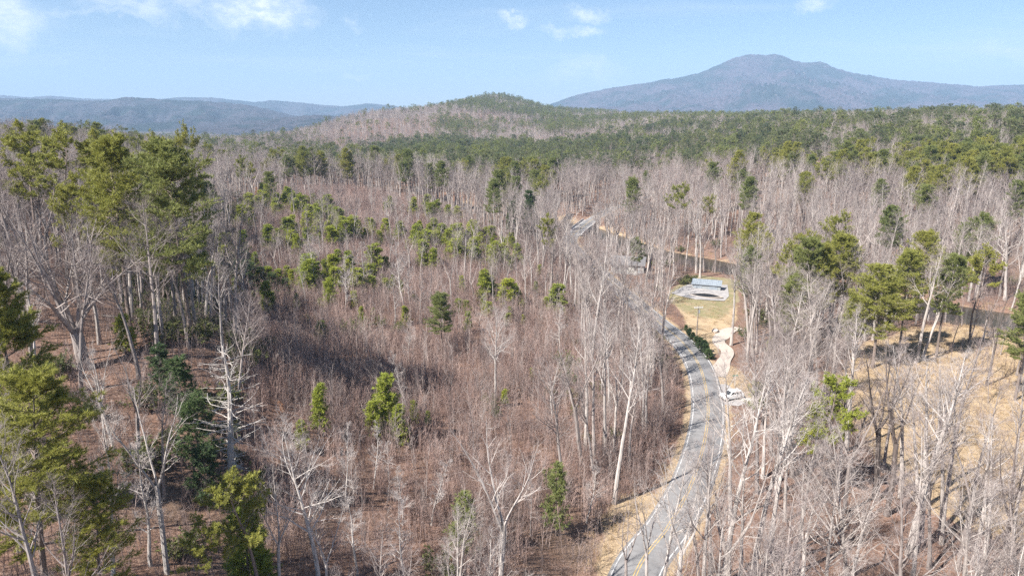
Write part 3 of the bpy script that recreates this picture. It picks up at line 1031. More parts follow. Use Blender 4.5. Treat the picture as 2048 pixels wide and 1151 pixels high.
PINE = {'white': [twin('white_pine', white_pine(26, b, w), M['bark_pine'], M['needle_white'], 26) for b, w in ((.40, .19), (.48, .17), (.36, .21), (.44, .18))]}
PINE['olive'] = [twin('white_pine', white_pine(26, b, w, 2, 1.15), M['bark_pine'], M['needle_olive'], 26) for b, w in ((.34, .22), (.30, .20))]
PINE['near'] = [twin('white_pine', white_pine(26, .38, .19, 2, .9, 1.8), M['bark_pine'], M['needle_olive'], 26)]
PINE['pitch'] = [twin('pitch_pine', pitch_pine(22, 2, c, w), M['bark_pine'], M['needle_olive'], 22) for c, w in ((.42, .26), (.36, .24), (.5, .22))]
PINE['column'] = [twin('white_pine', white_pine(24, .20, .125, 2, 1.1, 1.6), M['bark_pine'], M['needle_olive'], 24)]
PINE['spruce'] = [twin('white_pine', white_pine(22, .10, .17, 2, 1.3), M['bark_pine'], M['needle_dark'], 22)]
PINE['green'] = [twin('pitch_pine', pitch_pine(20, 2, .55, .22), M['bark_pine'], M['needle_bright'], 20)]
YOUNG = [twin('young_pine', young_pine(H, w), M['bark_pine'], M['needle_bright'], H) for H, w in ((6, .23), (6.5, .19), (5.5, .27), (6, .21))]
YOUNG_DK = [twin('young_pine', young_pine(9, .20), M['bark_pine'], M['needle_white'], 9)]
YOUNG_SHADE = [twin('young_pine', young_pine(8, .24), M['bark_pine'], M['needle_dark'], 8) for _ in range(2)]  # dark needles: own green at the clearing edge, painted shade in the hollow
SHRUB = [twin('shrub', laurel(h), M['bark_grey'], M['leaf_laurel'], h) for h in (2.2, 2.6, 1.9)]
HEDGE = [twin('shrub', young_pine(3.2, .30), M['bark_pine'], M['needle_dark'], 3.2), twin('shrub', young_pine(2.8, .34), M['bark_pine'], M['needle_dark'], 2.8)]


def plant(name, src, p, h, label, cat, group=None, rz=None, lean=0.0, leandir=0.0, fat=1.0):
    """Places one plant: an Empty with its trunk and crown."""
    tm, cm, H = src
    e = empty(name, tuple(p))
    s = h / H
    e.scale = (s * fat, s * fat, s)
    a = rng.random() * 6.28 if rz is None else rz
    # lean about a horizontal axis so that the top moves towards leandir
    from mathutils import Matrix
    Rm = Matrix.Rotation(lean, 4, (-math.sin(leandir), math.cos(leandir), 0)) @ Matrix.Rotation(a, 4, 'Z')
    e.rotation_euler = Rm.to_euler()
    link(bpy.data.objects.new('trunk', tm), e)
    link(bpy.data.objects.new('crown', cm), e)
    tag(e, label, cat, group)
    return e


# ------------------------------------------------------------------ built things: bridge, houses, shed, pool, pole, vehicle, rocks, sign
def gable_house(name, p, rz, L, W, h, rise, walls, roof, label, cat, group=None, windows=3, door=True, chimney=False, porch=False):
    e = empty(name, tuple(p), rz)
    tag(e, label, cat, group)
    m = MB()
    m.add([[-L / 2, -W / 2, -.4], [L / 2, -W / 2, -.4], [L / 2, W / 2, -.4], [-L / 2, W / 2, -.4], [-L / 2, -W / 2, h], [L / 2, -W / 2, h], [L / 2, W / 2, h], [-L / 2, W / 2, h]],
          [[0, 1, 5, 4], [1, 2, 6, 5], [2, 3, 7, 6], [3, 0, 4, 7]])
    m.add([[-L / 2, -W / 2, h], [-L / 2, W / 2, h], [-L / 2, 0, h + rise], [L / 2, -W / 2, h], [L / 2, W / 2, h], [L / 2, 0, h + rise]], [[0, 2, 1], [3, 4, 5]])
    m.obj('wall', walls, e)
    m = MB(); o = .5; k = rise / (W / 2)
    for s in (-1, 1):
        a = np.array([[-L / 2 - o, 0, h + rise + .02], [L / 2 + o, 0, h + rise + .02], [L / 2 + o, s * (W / 2 + o), h - o * k + .02], [-L / 2 - o, s * (W / 2 + o), h - o * k + .02]])
        V = np.vstack([a, a + np.array([0, 0, .18])])
        m.add(V, [[0, 1, 2, 3], [4, 7, 6, 5], [0, 4, 5, 1], [1, 5, 6, 2], [2, 6, 7, 3], [3, 7, 4, 0]])
    r = m.obj('roof', roof, e)
    if chimney:
        MB().box((L * .22, W * .12, h + rise + .4), (.8, .6, 1.8)).obj('chimney', M['brick_red'], r)
    for i in range(windows):
        x = -L / 2 + L * (i + .7) / (windows + .6)
        w = MB().box((x, -W / 2 - .04, h * .58), (1.3, .08, 1.3)).obj('window', M['wall_white'], e)
        MB().box((x, -W / 2 - .09, h * .58), (1.08, .04, 1.08)).obj('pane', M['glass'], w)
    if door:
        d = MB().box((L / 2 - L * .13, -W / 2 - .04, 1.0), (1.0, .08, 2.05)).obj('door', M['wall_grey'], e)
        MB().box((L / 2 - L * .13 + .35, -W / 2 - .11, 1.0), (.08, .06, .12)).obj('handle', M['chrome'], d)
    if porch:
        MB().box((0, -W / 2 - 1.3, .1), (L * .7, 2.4, .5)).obj('porch', M['wall_white'], e)
        for x in (-L * .33, 0, L * .33):
            MB().box((x, -W / 2 - 2.35, 1.4), (.16, .16, 2.2)).obj('post', M['wall_white'], e)
    return e


hp = ground_at(1256, 541)
gable_house('house', hp, math.radians(-14), 11.5, 7.5, 3.0, 2.2, M['wall_white'], M['roof_grey'], 'small white house with dark grey roof half hidden among bare trees', 'house', porch=True, chimney=True)
for (u, v, dist, L, W, lab) in ((1680, 281, 520, 11, 7, 'pale cottage showing through the pines on the right hill'), (1326, 268, 900, 12, 7, 'low white-roofed house among grey trees on the far slope'), (1222, 285, 820, 17, 6, 'long tan roofed house in front of the distant pines'),
                                (1995, 378, 330, 9, 6, 'small pale cabin at the foot of the pines by the photo edge')):
    d = pix_dir(u, v); x = dist * d[0] / d[1]; z = float(terr(x, dist)[0])
    gable_house('house', (x, dist, z), rng.uniform(-.5, .5), L, W, 3.2, 2.0, M['wall_white'], M['concrete'] if L != 12 else M['line_white'], lab, 'house')

sp = ground_at(1413, 577)
shed = tag(empty('shed', tuple(sp), math.radians(-20)), 'long low shed with blue-grey metal roof on the concrete pad', 'shed')
MB().box((0, 0, .55), (8.8, 3.0, 2.3)).obj('wall', M['wall_grey'], shed)
m = MB(); ZS = -.45
m.add([[-4.7, -1.9, 2.05], [4.7, -1.9, 2.05], [4.7, 1.9, 3.0], [-4.7, 1.9, 3.0], [-4.7, -1.9, 2.2], [4.7, -1.9, 2.2], [4.7, 1.9, 3.15], [-4.7, 1.9, 3.15]], [[3, 2, 1, 0], [4, 5, 6, 7], [0, 1, 5, 4], [1, 2, 6, 5], [2, 3, 7, 6], [3, 0, 4, 7]])
for k in range(17):
    x = -4.64 + k * .58
    m.add([[x, -1.9, 2.2], [x + .05, -1.9, 2.2], [x + .05, 1.9, 3.15], [x, 1.9, 3.15], [x, -1.9, 2.25], [x + .05, -1.9, 2.25], [x + .05, 1.9, 3.2], [x, 1.9, 3.2]], [[4, 5, 6, 7], [0, 1, 5, 4], [1, 2, 6, 5], [3, 0, 4, 7]])
m.xf(t=(0, 0, ZS)).obj('roof', M['roof_metal'], shed)
for x in (-2.6, 2.2):
    MB().box((x, -1.53, .75), (2.4, .06, 1.5)).obj('door', M['roof_metal'], shed)

pp = ground_at(1412, 592)
pool = tag(empty('covered_pool', (pp[0], pp[1], pp[2] + .12), math.radians(-22)), 'black lens-shaped pool cover in a pale border before the shed', 'pool')
th = np.linspace(-1, 1, 26)
lens = np.concatenate([np.column_stack([th * 4.3, -1.7 * (1 - th ** 2)]), np.column_stack([th[::-1][1:-1] * 4.3, 2.3 * (1 - th[::-1][1:-1] ** 2)])])
MB().prism(lens * 1.22 + np.array([0, -.05]), -.1, .10).obj('coping', M['gravel'], pool)
MB().prism(lens, .02, .16).obj('cover', M['black'], pool)

up = ground_at(1393, 672); uh = height_for(up, 611)
pole = tag(empty('utility_pole', tuple(up), math.radians(8)), 'wooden utility pole with pale crossarm beside the yard and dark shrubs', 'utility pole')
MB().tubes(np.array([[[0, 0, -.5], [0, 0, uh * .5], [0, 0, uh]]]), np.array([[.17, .15, .12]]), 10).obj('post', M['wood_pole'], pole)
arm = MB().box((0, -.16, uh - .45), (2.3, .14, .2)).obj('crossarm', M['lamp_grey'], pole)
for x in (-1.0, -.35, .35, 1.0):
    MB().tubes(np.array([[[x, -.16, uh - .35], [x, -.16, uh - .1]]]), np.array([[.06, .04]]), 8).obj('insulator', M['lamp_grey'], arm)
MB().tubes(np.array([[[.32, 0, uh - 2.0], [.32, 0, uh - 1.95], [.32, 0, uh - 1.1], [.32, 0, uh - 1.05]]]), np.array([[.05, .2, .2, .05]]), 12).obj('transformer', M['wall_grey'], pole)
MB().cones(np.array([[-.9, -.16, uh - .5], [.9, -.16, uh - .5]]), np.array([[0, -.12, uh - 1.3], [0, -.12, uh - 1.3]]), .03).obj('brace', M['wood_pole'], pole)


def build_bridge():
    S = spline(ROAD, 1.5)
    s = S[(S[:, 1] > 318) & (S[:, 1] < 364)]
    c = s.mean(0)
    e = tag(empty('road_bridge', (c[0], c[1], 0)), 'pale concrete road bridge over the creek between bare trees', 'bridge')
    q = s - c
    V0, F = ribbon(q, [-4.6, 4.6], [.10, .10]); V1, _ = ribbon(q, [4.6, -4.6], [-.85, -.85])
    m = MB().add(V0, F).add(V1, F)
    for o in (-4.6, 4.6):
        Va, Fa = ribbon(q, [o, o + 1e-4], [.10, -.85]); m.add(Va, Fa)
    m.obj('deck', M['deck'], e)
    for o in (-4.4, 4.15):
        Va, Fa = ribbon(q, [o, o, o + .25, o + .25, o], [.11, .95, .95, .11, .11])
        MB().add(Va, Fa).obj('parapet', M['deck'], e)
    for f in (.33, .66):
        p = q[int(len(q) * f)]
        MB().box((p[0], p[1], -2.4), (8.4, .8, 3.1), math.radians(-22)).obj('pier', M['concrete'], e)


build_bridge()


def build_truck(p, rz):
    e = tag(empty('parked_car', tuple(p), rz), 'white car parked nose-out on the side drive beside the road', 'car')
    # side outlines (x along the car, z up), lofted over the width with a narrower cabin
    body = np.array([[2.35, .35], [2.42, .62], [2.30, .92], [1.35, 1.05], [-2.25, 1.08], [-2.38, .75], [-2.3, .35]])
    m = MB()
    for prof, w0, w1 in ((body, .93, .93),):
        n = len(prof); V = []
        for y, sc in ((-w1, .96), (-w0 * .97, 1.0), (w0 * .97, 1.0), (w1, .96)):
            c = prof.mean(0); V += [[(a - c[0]) * sc + c[0], y, (z - c[1]) * sc + c[1]] for a, z in prof]
        F = [[k * n + i, k * n + (i + 1) % n, (k + 1) * n + (i + 1) % n, (k + 1) * n + i] for k in range(3) for i in range(n)]
        m.add(V, F)
        for k in (0, 3):
            cV = np.vstack([np.array(V[k * n:(k + 1) * n]), np.mean(V[k * n:(k + 1) * n], axis=0)[None]])
            m.add(cV, [[i, (i + 1) % n, n] for i in range(n)])
    m.obj('body', M['car_white'], e)
    m = MB(); m.add([[1.3, -.86, 1.03], [-2.1, -.86, 1.06], [-2.1, .86, 1.06], [1.3, .86, 1.03], [.45, -.66, 1.66], [-1.75, -.66, 1.68], [-1.75, .66, 1.68], [.45, .66, 1.66]], [[4, 7, 6, 5], [0, 4, 5, 1], [1, 5, 6, 2], [2, 6, 7, 3], [3, 7, 4, 0]])
    cab = m.obj('cabin', M['car_white'], e)
    MB().add([[1.24, -.74, 1.09], [1.24, .74, 1.09], [.52, .58, 1.62], [.52, -.58, 1.62]], [[0, 1, 2, 3]]).xf(t=(.02, 0, .012)).obj('windshield', M['glass'], cab)
    MB().add([[-2.09, -.74, 1.12], [-2.09, .74, 1.12], [-1.78, .58, 1.62], [-1.78, -.58, 1.62]], [[3, 2, 1, 0]]).xf(t=(-.02, 0, .012)).obj('rear_window', M['glass'], cab)
    for s in (-1, 1):
        for a, b in ((.95, -.35), (-.5, -1.75)):
            MB().add([[a, s * .845, 1.12], [b, s * .845, 1.12], [max(b, -1.6), s * .69, 1.58], [min(a, .35), s * .69, 1.58]], [[0, 1, 2, 3]]).obj('side_window', M['glass'], cab)
        MB().box((2.32, s * .68, .78), (.14, .34, .2)).obj('headlight', M['chrome'], e)
        for x in (1.5, -1.5):
            w = MB().tubes(np.array([[[x, s * .72, .36], [x, s * .95, .36]]]), np.array([[.36, .36]]), 20).obj('wheel', M['rubber'], e)
            t = np.linspace(0, 2 * math.pi, 16, endpoint=False)
            MB().add(np.vstack([np.column_stack([x + .34 * np.cos(t), np.full(16, s * .951), .36 + .34 * np.sin(t)]), [[x, s * .951, .36]]]), [[i, (i + 1) % 16, 16] for i in range(16)]).obj('tyre', M['rubber'], w)
            MB().add(np.vstack([np.column_stack([x + .22 * np.cos(t), np.full(16, s * .957), .36 + .22 * np.sin(t)]), [[x, s * .965, .36]]]), [[i, (i + 1) % 16, 16] for i in range(16)]).obj('rim', M['chrome'], w)
    MB().box((2.37, 0, .66), (.08, 1.0, .26)).obj('grille', M['black'], e)
    MB().box((2.38, 0, .42), (.14, 1.7, .16)).obj('bumper', M['black'], e)


cp = ground_at(1463, 797)
build_truck((cp[0], cp[1], cp[2] + .1), math.radians(-160))


def boulder(name, u, v, r, label, group=None, mat='rock', p=None):
    p = ground_at(u, v) if p is None else p
    n, k = 9, 14
    th, ph = np.meshgrid(np.linspace(0, 2 * math.pi, k, endpoint=False), np.linspace(-math.pi / 2, math.pi / 2, n))
    D = np.stack([np.cos(ph) * np.cos(th), np.cos(ph) * np.sin(th), np.sin(ph)], 2).reshape(-1, 3)
    s = rng.random() * 50
    rr = 1 + .22 * fbm(D[:, 0] * 1.7 + s, D[:, 1] * 1.7 + D[:, 2] * 2.1, int(s), 3)
    V = D * rr[:, None] * np.array([r * rng.uniform(.9, 1.2), r * rng.uniform(.75, 1.0), r * .72]) + np.array([0, 0, r * .3])
    i, j = np.meshgrid(np.arange(n - 1), np.arange(k), indexing='ij'); q = (j + 1) % k
    o = MB().add(V, np.stack([i * k + j, i * k + q, (i + 1) * k + q, (i + 1) * k + j], 2).reshape(-1, 4)).obj(name, M[mat])
    o.location = tuple(p); o.rotation_euler = (0, 0, rng.random() * 6)
    tag(o, label, 'rock', group)


boulder('boulder', 1431, 664, .95, 'round pale boulder at the end of the gravel path', mat='gravel')
boulder('boulder', 40, 508, 1.9, 'big pale rock on the hillside at the far left edge', mat='gravel')
for i, (u, v, r, lab) in enumerate(((1488, 801, .55, 'pale rock next to the white parked car'), (1497, 803, .8, 'largest pale rock in the row behind the white parked car'), (1506, 805, .6, 'middle rock of the row behind the parked car'), (1512, 809, .4, 'smallest rock in the row behind the parked car'), (1530, 812, .75, 'pale rock farthest from the parked car, under the pine'))):
    boulder('boulder', u, v, r, lab, 'rocks behind the parked car')

gp = ground_at(1469, 772)
sg = tag(empty('street_sign', tuple(gp), math.radians(5)), 'small green street name sign on a post in the grassy verge', 'sign')
MB().tubes(np.array([[[0, 0, -.3], [0, 0, 2.5]]]), np.array([[.04, .04]]), 8).obj('post', M['lamp_grey'], sg)
MB().box((0, -.05, 2.4), (1.15, .03, .26)).obj('sign_plate', M['sign_green'], sg)

# ------------------------------------------------------------------ trees set one by one where the photograph shows them
HAND = []          # plan positions of hand-set plants


def at_distance(u, v, dist):
    d = pix_dir(u, v)
    x = dist * d[0] / d[1]
    return np.array([x, dist, float(terr(x, dist)[0])])


def hand(kind, u, v, vt, label, src, cat, name, fat=1.0, lean=0.0, ld=0.0, group=None, rz=None):
    p = ground_at(u, v) if v > 0 else at_distance(u, vt, -v); h = height_for(p, vt + (14 if cat == 'pine' else 0))
    HAND.append((p[0], p[1]))
    s = src[int(rng.integers(len(src)))]
    plant(name, s, (p[0], p[1], p[2]), h, label, cat, group, rz, lean, ld, fat)
    return p, h


LOG = []
for (st, pal, u, v, vt, fat, lean, ld, lab) in (
    ('oak', 'grey', 168, 735, 385, 1.12, 0, 0, 'massive grey tree with thick split trunk and wide bare crown on the left slope'),
    ('snag', 'dead', 468, 985, 690, 1.35, .03, 3.1, 'dead white snag with bare stub branches standing at the clearing edge'),
    ('fork', 'white', 335, 1145, 735, 1.0, .04, 3.1, 'white-barked forked tree in front of the dark hollow by the left pines'),
    ('slender', 'white', 300, 1130, 860, 1.3, .08, 3.1, 'leaning mottled thin trunk beside the white-barked forked tree'),
    ('fork', 'white', 998, 1215, 815, 1.0, 0.03, 3.1, 'white tree forking high above the bottom edge, centre of the brush'),
    ('dome', 'white', 640, 1190, 838, .95, .02, 3.1, 'white tree with drooping twiggy crown at the bottom of the clearing'),
    ('fork', 'white', 562, 1200, 925, .95, 0, 0, 'low forked white tree left of the drooping white tree'),
    ('fork', 'white', 655, 1230, 985, .9, .05, 0, 'white forked tree at the bottom edge below the drooping white tree'),
    ('slender', 'white', 715, 1150, 985, 1.5, 0, 0, 'small many-branched white tree at the bottom edge of the brush'),
    ('slender', 'white', 808, 1170, 970, 1.0, 0, 0, 'Y-shaped white tree at the bottom edge left of the round pines'),
    ('slender', 'white', 862, 1050, 905, 1.3, .03, 0, 'thin pale tree behind the Y-shaped white tree'),
    ('dome', 'white', 990, 800, 612, 1.0, 0, 0, 'bushy silver-white tree in the middle of the reddish clearing'),
    ('fork', 'white', 1106, 850, 705, 1.0, .03, 3.1, 'small white tree with crooked fork between the bushy silver tree and road wood'),
    ('pole', 'white', 1183, 738, 478, 1.0, 0, 0, 'tall straight white trunk with grey crown where clearing meets road wood'),
    ('pole', 'white', 1228, 1005, 640, .95, .02, 0, 'very tall slim white trunk rising from the lower clearing edge'),
    ('pole', 'white', 1217, 830, 600, .9, 0, 0, 'slim white tree just behind the very tall slim white trunk'),
    ('slender', 'white', 1172, 1045, 920, 1.2, .04, 0, 'short white stem at the clearing edge near the tan bank'),
    ('slender', 'white', 815, 815, 695, 1.2, .12, 3.1, 'thin white stem leaning left in the middle of the clearing'),
    ('slender', 'white', 1120, 705, 600, 1.2, 0, 0, 'slender white tree with tufted top on the upper right clearing'),
    ('fork', 'white', 1010, 530, 425, 1.2, .05, 3.1, 'spreading white tree below the pair of dark spruces'),
    ('slender', 'white', 815, 490, 398, 1.2, 0, 0, 'slim white tree on the upper clearing skyline of brush'),
    ('slender', 'white', 700, 600, 500, 1.1, 0, 0, 'slim white stem left of the bright pine thicket'),
    ('slender', 'white', 728, 580, 478, 1.1, .02, 0, 'slim white stem nearest the bright pine thicket'),
    ('slender', 'white', 810, 622, 470, 1.1, 0, 0, 'tall slim white stem in front of the bright pine thicket'),
    ('slender', 'white', 822, 625, 500, 1.1, .03, 0, 'white stem paired with the tall one by the bright pine thicket'),
    ('dome', 'white', 632, 590, 465, .9, 0, 0, 'silver tree with feathery crown right of the shaded hollow'),
    ('slender', 'grey', 490, 640, 555, 1.2, 0, 0, 'small grey tree in front of the shaded hollow'),
    ('slender', 'white', 530, 560, 470, 1.0, 0, 0, 'bare stem rising above the shaded evergreens of the hollow'),
    ('pole', 'grey', 378, 695, 420, .95, .04, 3.1, 'tall grey trunk leaning beside the big white pine'),
    ('pole', 'grey', 392, 660, 385, .95, 0, 0, 'dead-limbed grey trunk with stubs below the big white pine'),
    ('fork', 'white', 230, 905, 660, .9, .05, 3.1, 'thin mottled tree above the near left pine'),
    ('slender', 'white', 212, 900, 690, 1.0, .02, 3.1, 'thin grey stem left of the mottled tree above the near pine'),
    ('fork', 'white', 75, 1150, 1010, 1.0, .06, 3.1, 'small pale tree at the bottom left corner'),
    ('oak', 'pale', 5, 640, 440, 1.1, .22, 0, 'pale tree with fanned limbs leaning into the left edge'),
    ('fork', 'white', 1290, 1240, 930, .9, .03, 3.1, 'white forked tree standing over the near end of the road'),
    ('fork', 'white', 1345, 1260, 880, .9, .02, 0, 'grey-white tree whose crown crosses the road centre line'),
    ('fork', 'grey', 1250, 1235, 965, .9, 0, 0, 'grey tree at the bottom edge left of the road'),
    ('dome', 'white', 1318, 1215, 890, .9, 0, 0, 'twiggy pale tree screening the near road, between two forked ones'),
    ('fork', 'grey', 1398, 1235, 925, .9, .03, 3.1, 'grey forked tree over the right lane at the bottom edge'),
    ('pole', 'grey', 1418, 1180, 845, .9, 0, 0, 'thin grey tree against the right road edge at the bottom'),
    ('pole', 'white', 1448, 1175, 720, 1.0, 0, 0, 'tall white trunk beside the road bend at the bottom edge'),
    ('pole', 'white', 1478, 1180, 905, 1.2, 0, 0, 'broken-topped white trunk right of the road at the bottom edge'),
    ('pole', 'white', 1506, 1160, 720, 1.0, .04, 3.1, 'tall white trunk between the broken-topped trunk and green pine'),
    ('pole', 'white', 1540, 1120, 745, 1.0, .04, 3.1, 'slim white trunk left of the green roadside pine'),
    ('fork', 'white', 1600, 1230, 900, 1.0, .02, 0, 'twin-stemmed white tree at the bottom below the green roadside pine'),
    ('fork', 'white', 1705, 1150, 930, 1.0, 0, 0, 'pale tree with wishbone fork at the edge of the dry field'),
    ('fork', 'dark', 1755, 1000, 665, 1.2, .05, 3.1, 'dark-barked tree with crooked limbs at the near edge of the dry field'),
    ('fork', 'dark', 1772, 1030, 690, 1.2, .05, 3.1, 'dark mottled tree with white base in front of the dry field'),
    ('pole', 'white', 1818, 1110, 700, 1.3, .06, 3.1, 'pale mottled trunk in front of the dry field, left one of two'),
    ('pole', 'white', 1838, 1095, 735, 1.4, .06, 3.1, 'pale mottled trunk in front of the dry field, right one of two'),
    ('fork', 'grey', 1915, 1140, 820, 1.1, .05, 3.1, 'grey tree at the lower right with broad twiggy crown'),
    ('fork', 'dark', 1990, 1180, 830, 1.1, .05, 3.1, 'dark forked tree at the lower right corner'),
    ('pole', 'white', 1965, 1150, 850, 1.2, .05, 3.1, 'white trunk in the lower right between grey and dark forked trees'),
    ('pole', 'pale', 1832, 725, 480, 1.0, .05, 0, 'white trunk leaning right beside the field-edge pines, front one of a pair'),
    ('fork', 'pale', 1845, 715, 500, 1.0, .13, 0, 'white trunk leaning harder right beside the field-edge pines, rear of the pair'),
    ('pole', 'pale', 2034, 782, 560, 1.0, .05, 0, 'lone white trunk at the right edge of the dry field'),
    ('fork', 'dark', 1972, 770, 580, .9, 0, 0, 'dark-stemmed tree in the dry field by the river'),
    ('slender', 'grey', 1938, 690, 560, 1.1, 0, 0, 'thin stem on the near river bank at the right'),
    ('dome', 'pale', 2010, 600, 420, 1.2, 0, 0, 'spreading white tree beyond the river at the right edge'),
    ('pole', 'white', 1240, 625, 420, 1.0, 0, 0, 'white trunk standing by the roadside drive in front of the house'),
    ('pole', 'pale', 1400, 555, 385, 1.0, 0, 0, 'white trunk on the lawn edge beside the river'),
    ('pole', 'pale', 1462, 690, 470, 1.0, .03, 0, 'tall pale trunk right of the gravel path'),
    ('slender', 'rust', 565, 835, 800, 1.3, 0, 0, 'tiny tree holding rusty orange leaves in the clearing'),
    ('slender', 'rust', 515, 408, 372, 1.3, 0, 0, 'rusty leaved small tree at the top of the clearing'),
):
    nm = {'snag': 'dead_tree'}.get(st, 'bare_tree')
    LOG.append((lab, hand(st, u, v, vt, lab, BARE[(st, pal)], 'tree', nm, fat, lean, ld)))
N_BARE_HAND = len(LOG)

for (k, u, v, vt, fat, lab) in (
    ('white', 385, 690, 272, 1.05, 'biggest white pine, dense dark-shaded crown above the left slope'),
    ('olive', 262, 665, 268, .95, 'rounded olive white pine left of the biggest white pine'),
    ('pitch', 165, 640, 335, .9, 'low olive pine with small crown below the rounded white pine'),
    ('pitch', 98, -122, 250, 1.2, 'flat-topped pine on the skyline at the upper left'),
    ('pitch', 22, -126, 234, 1.1, 'flat-topped pine cut by the left photo edge'),
    ('pitch', 178, -138, 252, 1.1, 'flat-topped pine between skyline pine and rounded white pine'),
    ('pitch', 365, -240, 243, .75, 'small round-headed pine poking above the skyline wood'),
    ('pitch', 312, -210, 255, .75, 'thin crowned pine behind the two big white pines'),
    ('column', 62, 1010, 515, 1.0, 'tall column-shaped pine near the left edge, above the nearest pine'),
    ('near', 105, 1270, 735, 1.2, 'nearest big olive pine filling the lower left'),
    ('near', 215, 1300, 950, 1.0, 'lower olive pine at the foot of the nearest big pine'),
    ('pitch', 530, 1225, 900, 1.1, 'layered yellow-green pine at the bottom left of the clearing'),
    ('pitch', 440, 1260, 1020, 1.0, 'small yellow-green pine below the layered one at the bottom edge'),
    ('spruce', 1060, 482, 368, 1.0, 'tall dark spruce-like conifer above the clearing, darker of a pair'),
    ('spruce', 1026, 486, 388, .9, 'shorter dark conifer left of the tall dark one'),
    ('white', 988, 470, 345, 1.0, 'pale green pine behind the dark conifer pair'),
    ('white', 885, 712, 573, 1.25, 'lone green pine in the middle of the clearing with shadow at its right'),
    ('white', 545, 420, 330, 1.1, 'compact dark green pine at the top left of the clearing'),
    ('white', 1274, 560, 462, 1.2, 'single olive pine above the white house'),
    ('olive', 1660, 665, 458, 1.0, 'tallest olive pine of the cluster near the river bend'),
    ('olive', 1622, 680, 478, 1.0, 'olive pine just left of the tallest one near the river'),
    ('white', 1490, 640, 482, 1.0, 'pale feathery pine standing alone right of the lawn'),
    ('pitch', 1562, 660, 472, 1.0, 'thin olive pine between the feathery pine and the river cluster'),
    ('white', 1575, 720, 540, 1.1, 'green pine low in front of the river cluster'),
    ('olive', 1745, 735, 515, 1.25, 'broadest yellow-olive pine in the middle of the right wood'),
    ('olive', 1798, 700, 492, 1.0, 'narrow olive pine behind the broadest yellow-olive one'),
    ('olive', 1695, 720, 575, 1.0, 'low olive pine left of the broadest yellow-olive one'),
    ('white', 1872, 715, 498, 1.05, 'tall olive pine beside the leaning white trunks'),
    ('pitch', 1938, 690, 488, 1.1, 'dark green round-headed pine above the dry field'),
    ('white', 2030, 800, 565, 1.0, 'pale olive pine at the right edge of the dry field'),
    ('green', 1640, 1010, 742, 1.05, 'bright green pine with bare poles below, right of the road'),
    ('green', 1600, 990, 790, .9, 'bright green pine leaning on the left of the roadside pine'),
    ('green', 1503, 870, 752, 1.1, 'bushy bright green pine above the row of rocks'),
    ('green', 1540, 740, 660, 1.0, 'small green pine in the wood above the parked car'),
):
    LOG.append((lab, hand(k, u, v, vt, lab, PINE[k], 'pine', 'pine_tree', fat)))

for (u, v, vt, fat, lab) in (
    (640, 872, 768, 1.0, 'cone-shaped bright young pine in the lower clearing'),
    (772, 872, 748, 1.15, 'tallest of the young pine clump in the lower middle clearing'), (800, 890, 808, 1.3, 'bushy young pine at the front of the clump in the lower clearing'), (748, 880, 800, 1.2, 'young pine on the left side of the lower clearing clump'),
    (830, 845, 800, 1.1, 'small young pine right of the lower clearing clump'), (856, 852, 822, 1.2, 'smallest young pine right of the lower clearing clump'),
    (645, 690, 640, 1.3, 'lone round young pine above the middle of the clearing'), (535, 630, 562, 1.3, 'young pine in sunlight before the shaded hollow'), (610, 585, 540, 1.4, 'dark bushy young pine at the right of the shaded hollow'),
    (597, 518, 468, 1.2, 'young pine above the shaded hollow'), (678, 545, 498, 1.4, 'dense dark young pine below the silver stems'), (660, 620, 556, 1.4, 'broad bright young pine in the middle upper clearing'), (595, 622, 585, 1.1, 'small bright young pine at the tip of the shaded hollow'),
    (432, 622, 588, 1.2, 'small young pine at the forest edge left of the hollow'), (832, 500, 448, 1.5, 'topmost young pine of the bright thicket'), (850, 540, 478, 1.5, 'middle young pine of the bright thicket'), (868, 545, 495, 1.4, 'lowest young pine of the bright thicket'),
    (936, 665, 622, 1.2, 'young pine right of the lone green pine'), (968, 622, 590, 1.2, 'young pine above the bushy silver tree, left one'), (1030, 605, 568, 1.2, 'young pine above the bushy silver tree, taller right one'), (1046, 626, 600, 1.1, 'young pine above the bushy silver tree, lowest right one'),
    (1020, 642, 612, 1.1, 'little young pine just over the bushy silver tree crown'), (1064, 762, 735, 1.1, 'little young pine right of the bushy silver tree'), (1008, 812, 778, 1.4, 'low young pine at the foot of the bushy silver tree'),
    (1195, 745, 722, 1.2, 'little young pine by the tall straight white trunk'), (1072, 590, 562, 1.1, 'young pine at the upper right of the clearing'), (724, 650, 612, 1.0, 'narrow young pine in the middle clearing'), (505, 690, 655, 1.2, 'yellowish young pine left in the middle clearing'),
    (1112, 1070, 925, .95, 'round dense young pine above the pale stems at the bottom'), (930, 1110, 985, 1.35, 'wide young pine left of the round dense one at the bottom'), (605, 900, 840, 1.1, 'half hidden young pine left of the cone-shaped one'),
):
    LOG.append((lab, hand('young', u, v, vt, lab, YOUNG if v < 1000 else YOUNG_DK, 'young pine', 'young_pine', fat, group=None)))

